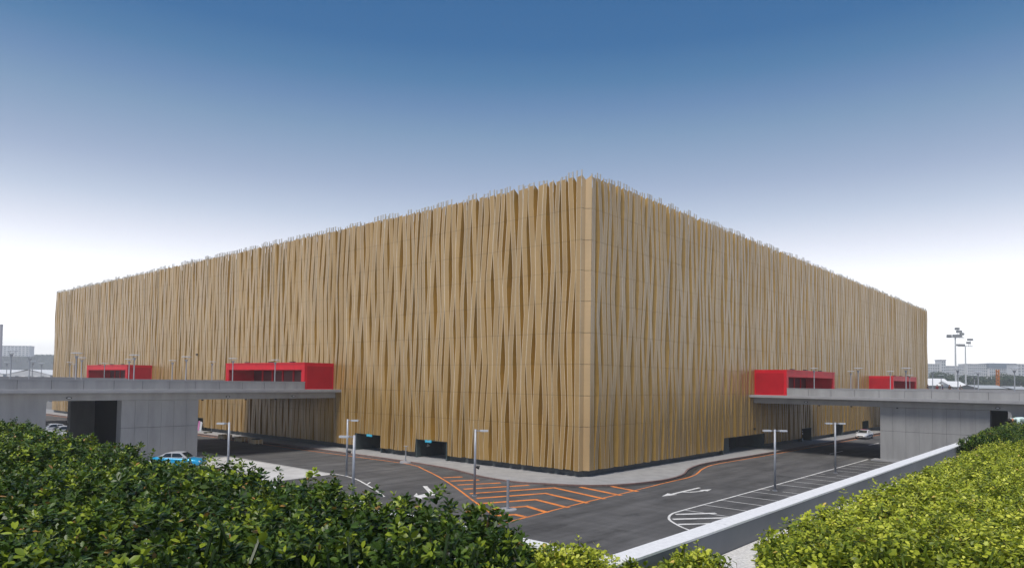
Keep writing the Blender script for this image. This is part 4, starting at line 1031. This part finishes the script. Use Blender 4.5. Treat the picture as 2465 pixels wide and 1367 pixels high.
def tent(label, xc, D, halfpx, ztop, zeave):
    c = at(xc, 900, D); e = at(xc+halfpx, 900, D); hw = np.linalg.norm((e-c)[:2]); rz = AL
    o = thing('marquee', label, 'tent', (c[0], c[1], 0), rz, 'white marquees beyond the left walkway'); Lh = 12
    m = MB(); m.quad([(-hw, -Lh, zeave), (0, -Lh, ztop), (0, Lh, ztop), (-hw, Lh, zeave)]); m.quad([(hw, -Lh, zeave), (0, -Lh, ztop), (0, Lh, ztop), (hw, Lh, zeave)]); m.build('roof', M_TENT, o)
    m = MB(); m.quad([(-hw*.96, -Lh+.05, 0), (hw*.96, -Lh+.05, 0), (hw*.96, -Lh+.05, zeave), (0, -Lh+.05, ztop-.25), (-hw*.96, -Lh+.05, zeave)]); m.quad([(-hw*.96, -Lh+.06, 0), (-hw*.96, Lh, 0), (-hw*.96, Lh, zeave), (-hw*.96, -Lh+.06, zeave)]); m.quad([(hw*.96, -Lh+.06, 0), (hw*.96, Lh, 0), (hw*.96, Lh, zeave), (hw*.96, -Lh+.06, zeave)]); m.build('wall', M_TENTW, o)
    for q in range(7):
        x = -hw*.85+q*hw*.28; MB().box(x, x+hw*.15, -Lh-.02, -Lh+.04, 5.6, zeave-.4).build('window', M_FARWIN if q % 2 else M_TENT, o)
tent('white peaked marquee roof at the left edge beyond the walkway', 25, 235, 46, 10.0, 8.55)
tent('white peaked marquee roof touching the left end of the golden hall', 128, 232, 52, 10.1, 8.4)

# ------------------------------------------------------------------ background, right
D0 = 840
block('apartment_block', 'hazy grey block with dark windows right beside the golden hall end', at(2222, 900, D0), at(2262, 900, D0), 16, 0, 35.5, 7, 11)
block('stair_tower', 'pale hazy stair tower with a flat cap rising above the far blocks', at(2266, 900, D0-4), at(2277, 900, D0-4), 12, 0, 40.0, 2, 12, 1.2)
block('apartment_block', 'long pale hazy block behind the two floodlight masts', at(2277, 900, D0), at(2330, 900, D0), 16, 0, 33.4, 11, 11)
block('apartment_block', 'taller pale hazy block between the second mast and the orange pylon', at(2330, 900, D0-6), at(2382, 900, D0-6), 18, 0, 36.0, 11, 11)
block('apartment_block', 'blue-roofed hazy block behind the orange pylon at far right', at(2382, 900, D0-10), at(2446, 900, D0-10), 18, 0, 31.5, 13, 10, 6.0, roofm=mat('far_blue_roof', (.13, .17, .22), .6))
block('apartment_block', 'pale hazy gable end at the right edge of the picture', at(2450, 900, D0-40), at(2500, 900, D0-40), 18, 0, 35.5, 6, 11)

def tree(label, loc, H_, rad, n=1500, seed=0, group='trees beyond the right walkway'):
    R = np.random.RandomState(seed); o = thing('tree', label, 'tree', loc, 0, group)
    tr = MB(); tr.cyl((0, 0, 0), (R.normal(0, .2), R.normal(0, .2), H_*.55), .28, .16, 8)
    limbs = []
    for q in range(7):
        a = R.uniform(0, 6.28); zb_ = H_*R.uniform(.35, .6); e = (math.cos(a)*rad*R.uniform(.4, .8), math.sin(a)*rad*R.uniform(.4, .8), H_*R.uniform(.6, .92)); tr.cyl((0, 0, zb_), e, .11, .04, 5); limbs.append(e)
    tr.build('trunk', M_STEM, o)
    cs = np.array(limbs+[(0, 0, H_*.85), (0, 0, H_*.7)]); ci = R.randint(0, len(cs), n); u = R.normal(0, 1, (n, 3)); u /= np.linalg.norm(u, axis=1, keepdims=True)
    P = cs[ci]+u*(R.rand(n, 1)**.4)*np.array([rad*.48, rad*.48, rad*.36])
    Dr = R.normal(0, 1, (n, 3)); me = leaves_mesh('crown', P, Dr, R.uniform(.5, 1.0, n), np.clip(.35+.25*(P[:, 2]-H_*.7)/(H_*.3)+R.normal(0, .15, n), 0, .9), M_LEAF_T, 1.5, 1.0)
    cr = bpy.data.objects.new('crown', me); COL.objects.link(cr); cr.parent = o
treepos = [(2238, 300, 12.5, 4.5, 'rounded hazy tree next to the golden hall end'), (2262, 296, 14.5, 5.5, 'tall dark hazy tree left of the taller floodlight mast'), (2284, 290, 13, 5, 'hazy tree directly behind the taller floodlight mast'),
           (2313, 285, 12.0, 4.5, 'hazy tree between the two floodlight masts'), (2343, 280, 13.0, 5, 'hazy tree right of the shorter floodlight mast'), (2366, 275, 12.2, 4.6, 'hazy tree midway between short mast and orange pylon'),
           (2389, 270, 12.8, 4.6, 'hazy tree just left of the orange pylon'), (2419, 262, 13.2, 5, 'bushy hazy tree just right of the orange pylon'), (2441, 255, 12.5, 4.4, 'hazy tree near the right edge behind the deck lamp'), (2462, 250, 12.0, 4.4, 'hazy tree cut by the right edge of the picture')]
for i, (x, D, H_, rad, lab) in enumerate(treepos):
    D *= 1.75; q = at(x, 930, D); tree(lab, (q[0], q[1], 0), 8.5+(H_-8.5)*1.75+.6, rad*1.6, 2200, 40+i)

def shed(label, xa, xb, D, zeave, ztop, roofm, nwin):
    a = at(xa, 930, D)[:2]; b = at(xb, 930, D)[:2]; L_ = np.linalg.norm(b-a); ux = (b-a)/L_; rz = math.atan2(ux[1], ux[0]); o = thing('prefab_shed', label, 'shed', (a[0], a[1], 0), rz, 'prefab sheds beyond the right walkway'); W_ = 9
    yd = np.array([-ux[1], ux[0]]); f = 1 if yd@_n[:2] > 0 else -1
    m = MB(); m.box(0, L_, min(0, f*W_), max(0, f*W_), 0, zeave); m.build('wall', M_SHED, o)
    m = MB(); m.quad([(-.4, -f*.5, zeave-.05), (L_+.4, -f*.5, zeave-.05), (L_+.4, f*W_/2, ztop), (-.4, f*W_/2, ztop)]); m.quad([(-.4, f*(W_+.5), zeave-.05), (L_+.4, f*(W_+.5), zeave-.05), (L_+.4, f*W_/2, ztop), (-.4, f*W_/2, ztop)])
    m.quad([(-.02, 0, zeave), (-.02, f*W_, zeave), (-.02, f*W_/2, ztop-.1)]); m.quad([(L_+.02, 0, zeave), (L_+.02, f*W_, zeave), (L_+.02, f*W_/2, ztop-.1)]); m.build('roof', roofm, o)
    for q in range(nwin):
        x0 = L_*(q+.3)/nwin; ya, yb = sorted((-f*.06, -f*.01)); MB().box(x0, x0+L_*.4/nwin, ya, yb, zeave-2.2, zeave-.9).build('window', M_FARWIN, o)
shed('long shed with bright white roof beside the golden hall end', 2222, 2292, 205, 8.9, 11.0, M_TENT, 6)
shed('shorter shed with bright white roof between the floodlight masts', 2294, 2331, 200, 8.6, 10.2, M_TENT, 4)
shed('low grey shed under the orange pylon', 2358, 2426, 178, 8.3, 9.1, mat('shed_roof_grey', (.45, .47, .48), .6), 5)
shed('low pale grey shed at the right edge of the picture', 2442, 2485, 176, 8.2, 8.9, MATS['shed_roof_grey'], 3)

def mast(label, x, ytop, D, heads):
    q = at(x, 930, D); tp = at(x, ytop, D); H_ = tp[2]; o = thing('floodlight_mast', label, 'floodlight mast', (q[0], q[1], 0), AL, 'floodlight masts beyond the hall')
    MB().cyl((0, 0, 0), (0, 0, H_), .40, .22, 12).build('pole', mat('mast_steel', (.50, .52, .54), .5), o)
    MB().box(-3.2, 3.2, -.15, .15, H_, H_+.3).build('crossarm', MATS['mast_steel'], o)
    for (dx, dy, dz, w_) in heads:
        h = MB().box(dx-w_/2, dx+w_/2, dy-.35, dy+.35, H_+dz, H_+dz+.85).build('floodlight', mat('mast_head', (.24, .25, .26), .5), o)
        MB().cyl((dx, dy, H_+.15), (dx, dy, H_+dz+.2), .08, n=6).build('bracket', MATS['mast_steel'], h)
    for kx in range(14):
        zz = H_*(.1+.06*kx); MB().box(-.75, -.45, -.03, .03, zz, zz+.08).build('rung', MATS['mast_steel'], o)
mast('taller floodlight mast with clustered lamps right of the golden hall', 2301, 813, 252, [(-1.9-.5, -.3, .25, 1.5), (-.3, -.3, .35, 1.5), (1.3, -.3, .35, 1.7), (1.6, .3, 1.9, 1.8), (.9, .3, 2.9, 1.4), (2.6, .2, 1.0, 1.2)])
mast('shorter floodlight mast with fewer lamps nearer the right edge', 2325, 834, 300, [(-2.0, 0, .2, 3.4), (1.4, 0, 1.2, 1.6), (2.1, 0, 2.6, 2.2)])
q = at(2402, 930, 205); o = thing('orange_pylon', 'slim orange lattice pylon standing among the far right trees', 'pylon', (q[0], q[1], 0), .4)
for sx in (-.3, .3):
    for sy in (-.3, .3): MB().box(sx-.10, sx+.10, sy-.10, sy+.10, 0, 13.8).build('leg', M_ORG, o)
m = MB()
for k_ in range(14): m.box(-.4, .4, -.4, .4, k_*1.0, k_*1.0+.45)
m.build('lattice', M_ORG, o)

# ------------------------------------------------------------------ haze: one closed box of thin pale air round the whole scene
hz = MB().box(-230, 980, -230, 1680, -1.2, 66).build('haze', [])
hz.data.materials.clear()
mh = bpy.data.materials.new('haze_air'); mh.use_nodes = True; nt = mh.node_tree; nt.nodes.clear()
oo = nt.nodes.new('ShaderNodeOutputMaterial'); pv = nt.nodes.new('ShaderNodeVolumePrincipled')
pv.inputs['Color'].default_value = (.93, .96, 1.0, 1); pv.inputs['Density'].default_value = .00046; pv.inputs['Anisotropy'].default_value = 0.2
nt.links.new(pv.outputs[0], oo.inputs['Volume']); hz.data.materials.append(mh); tag(hz, kind='stuff')
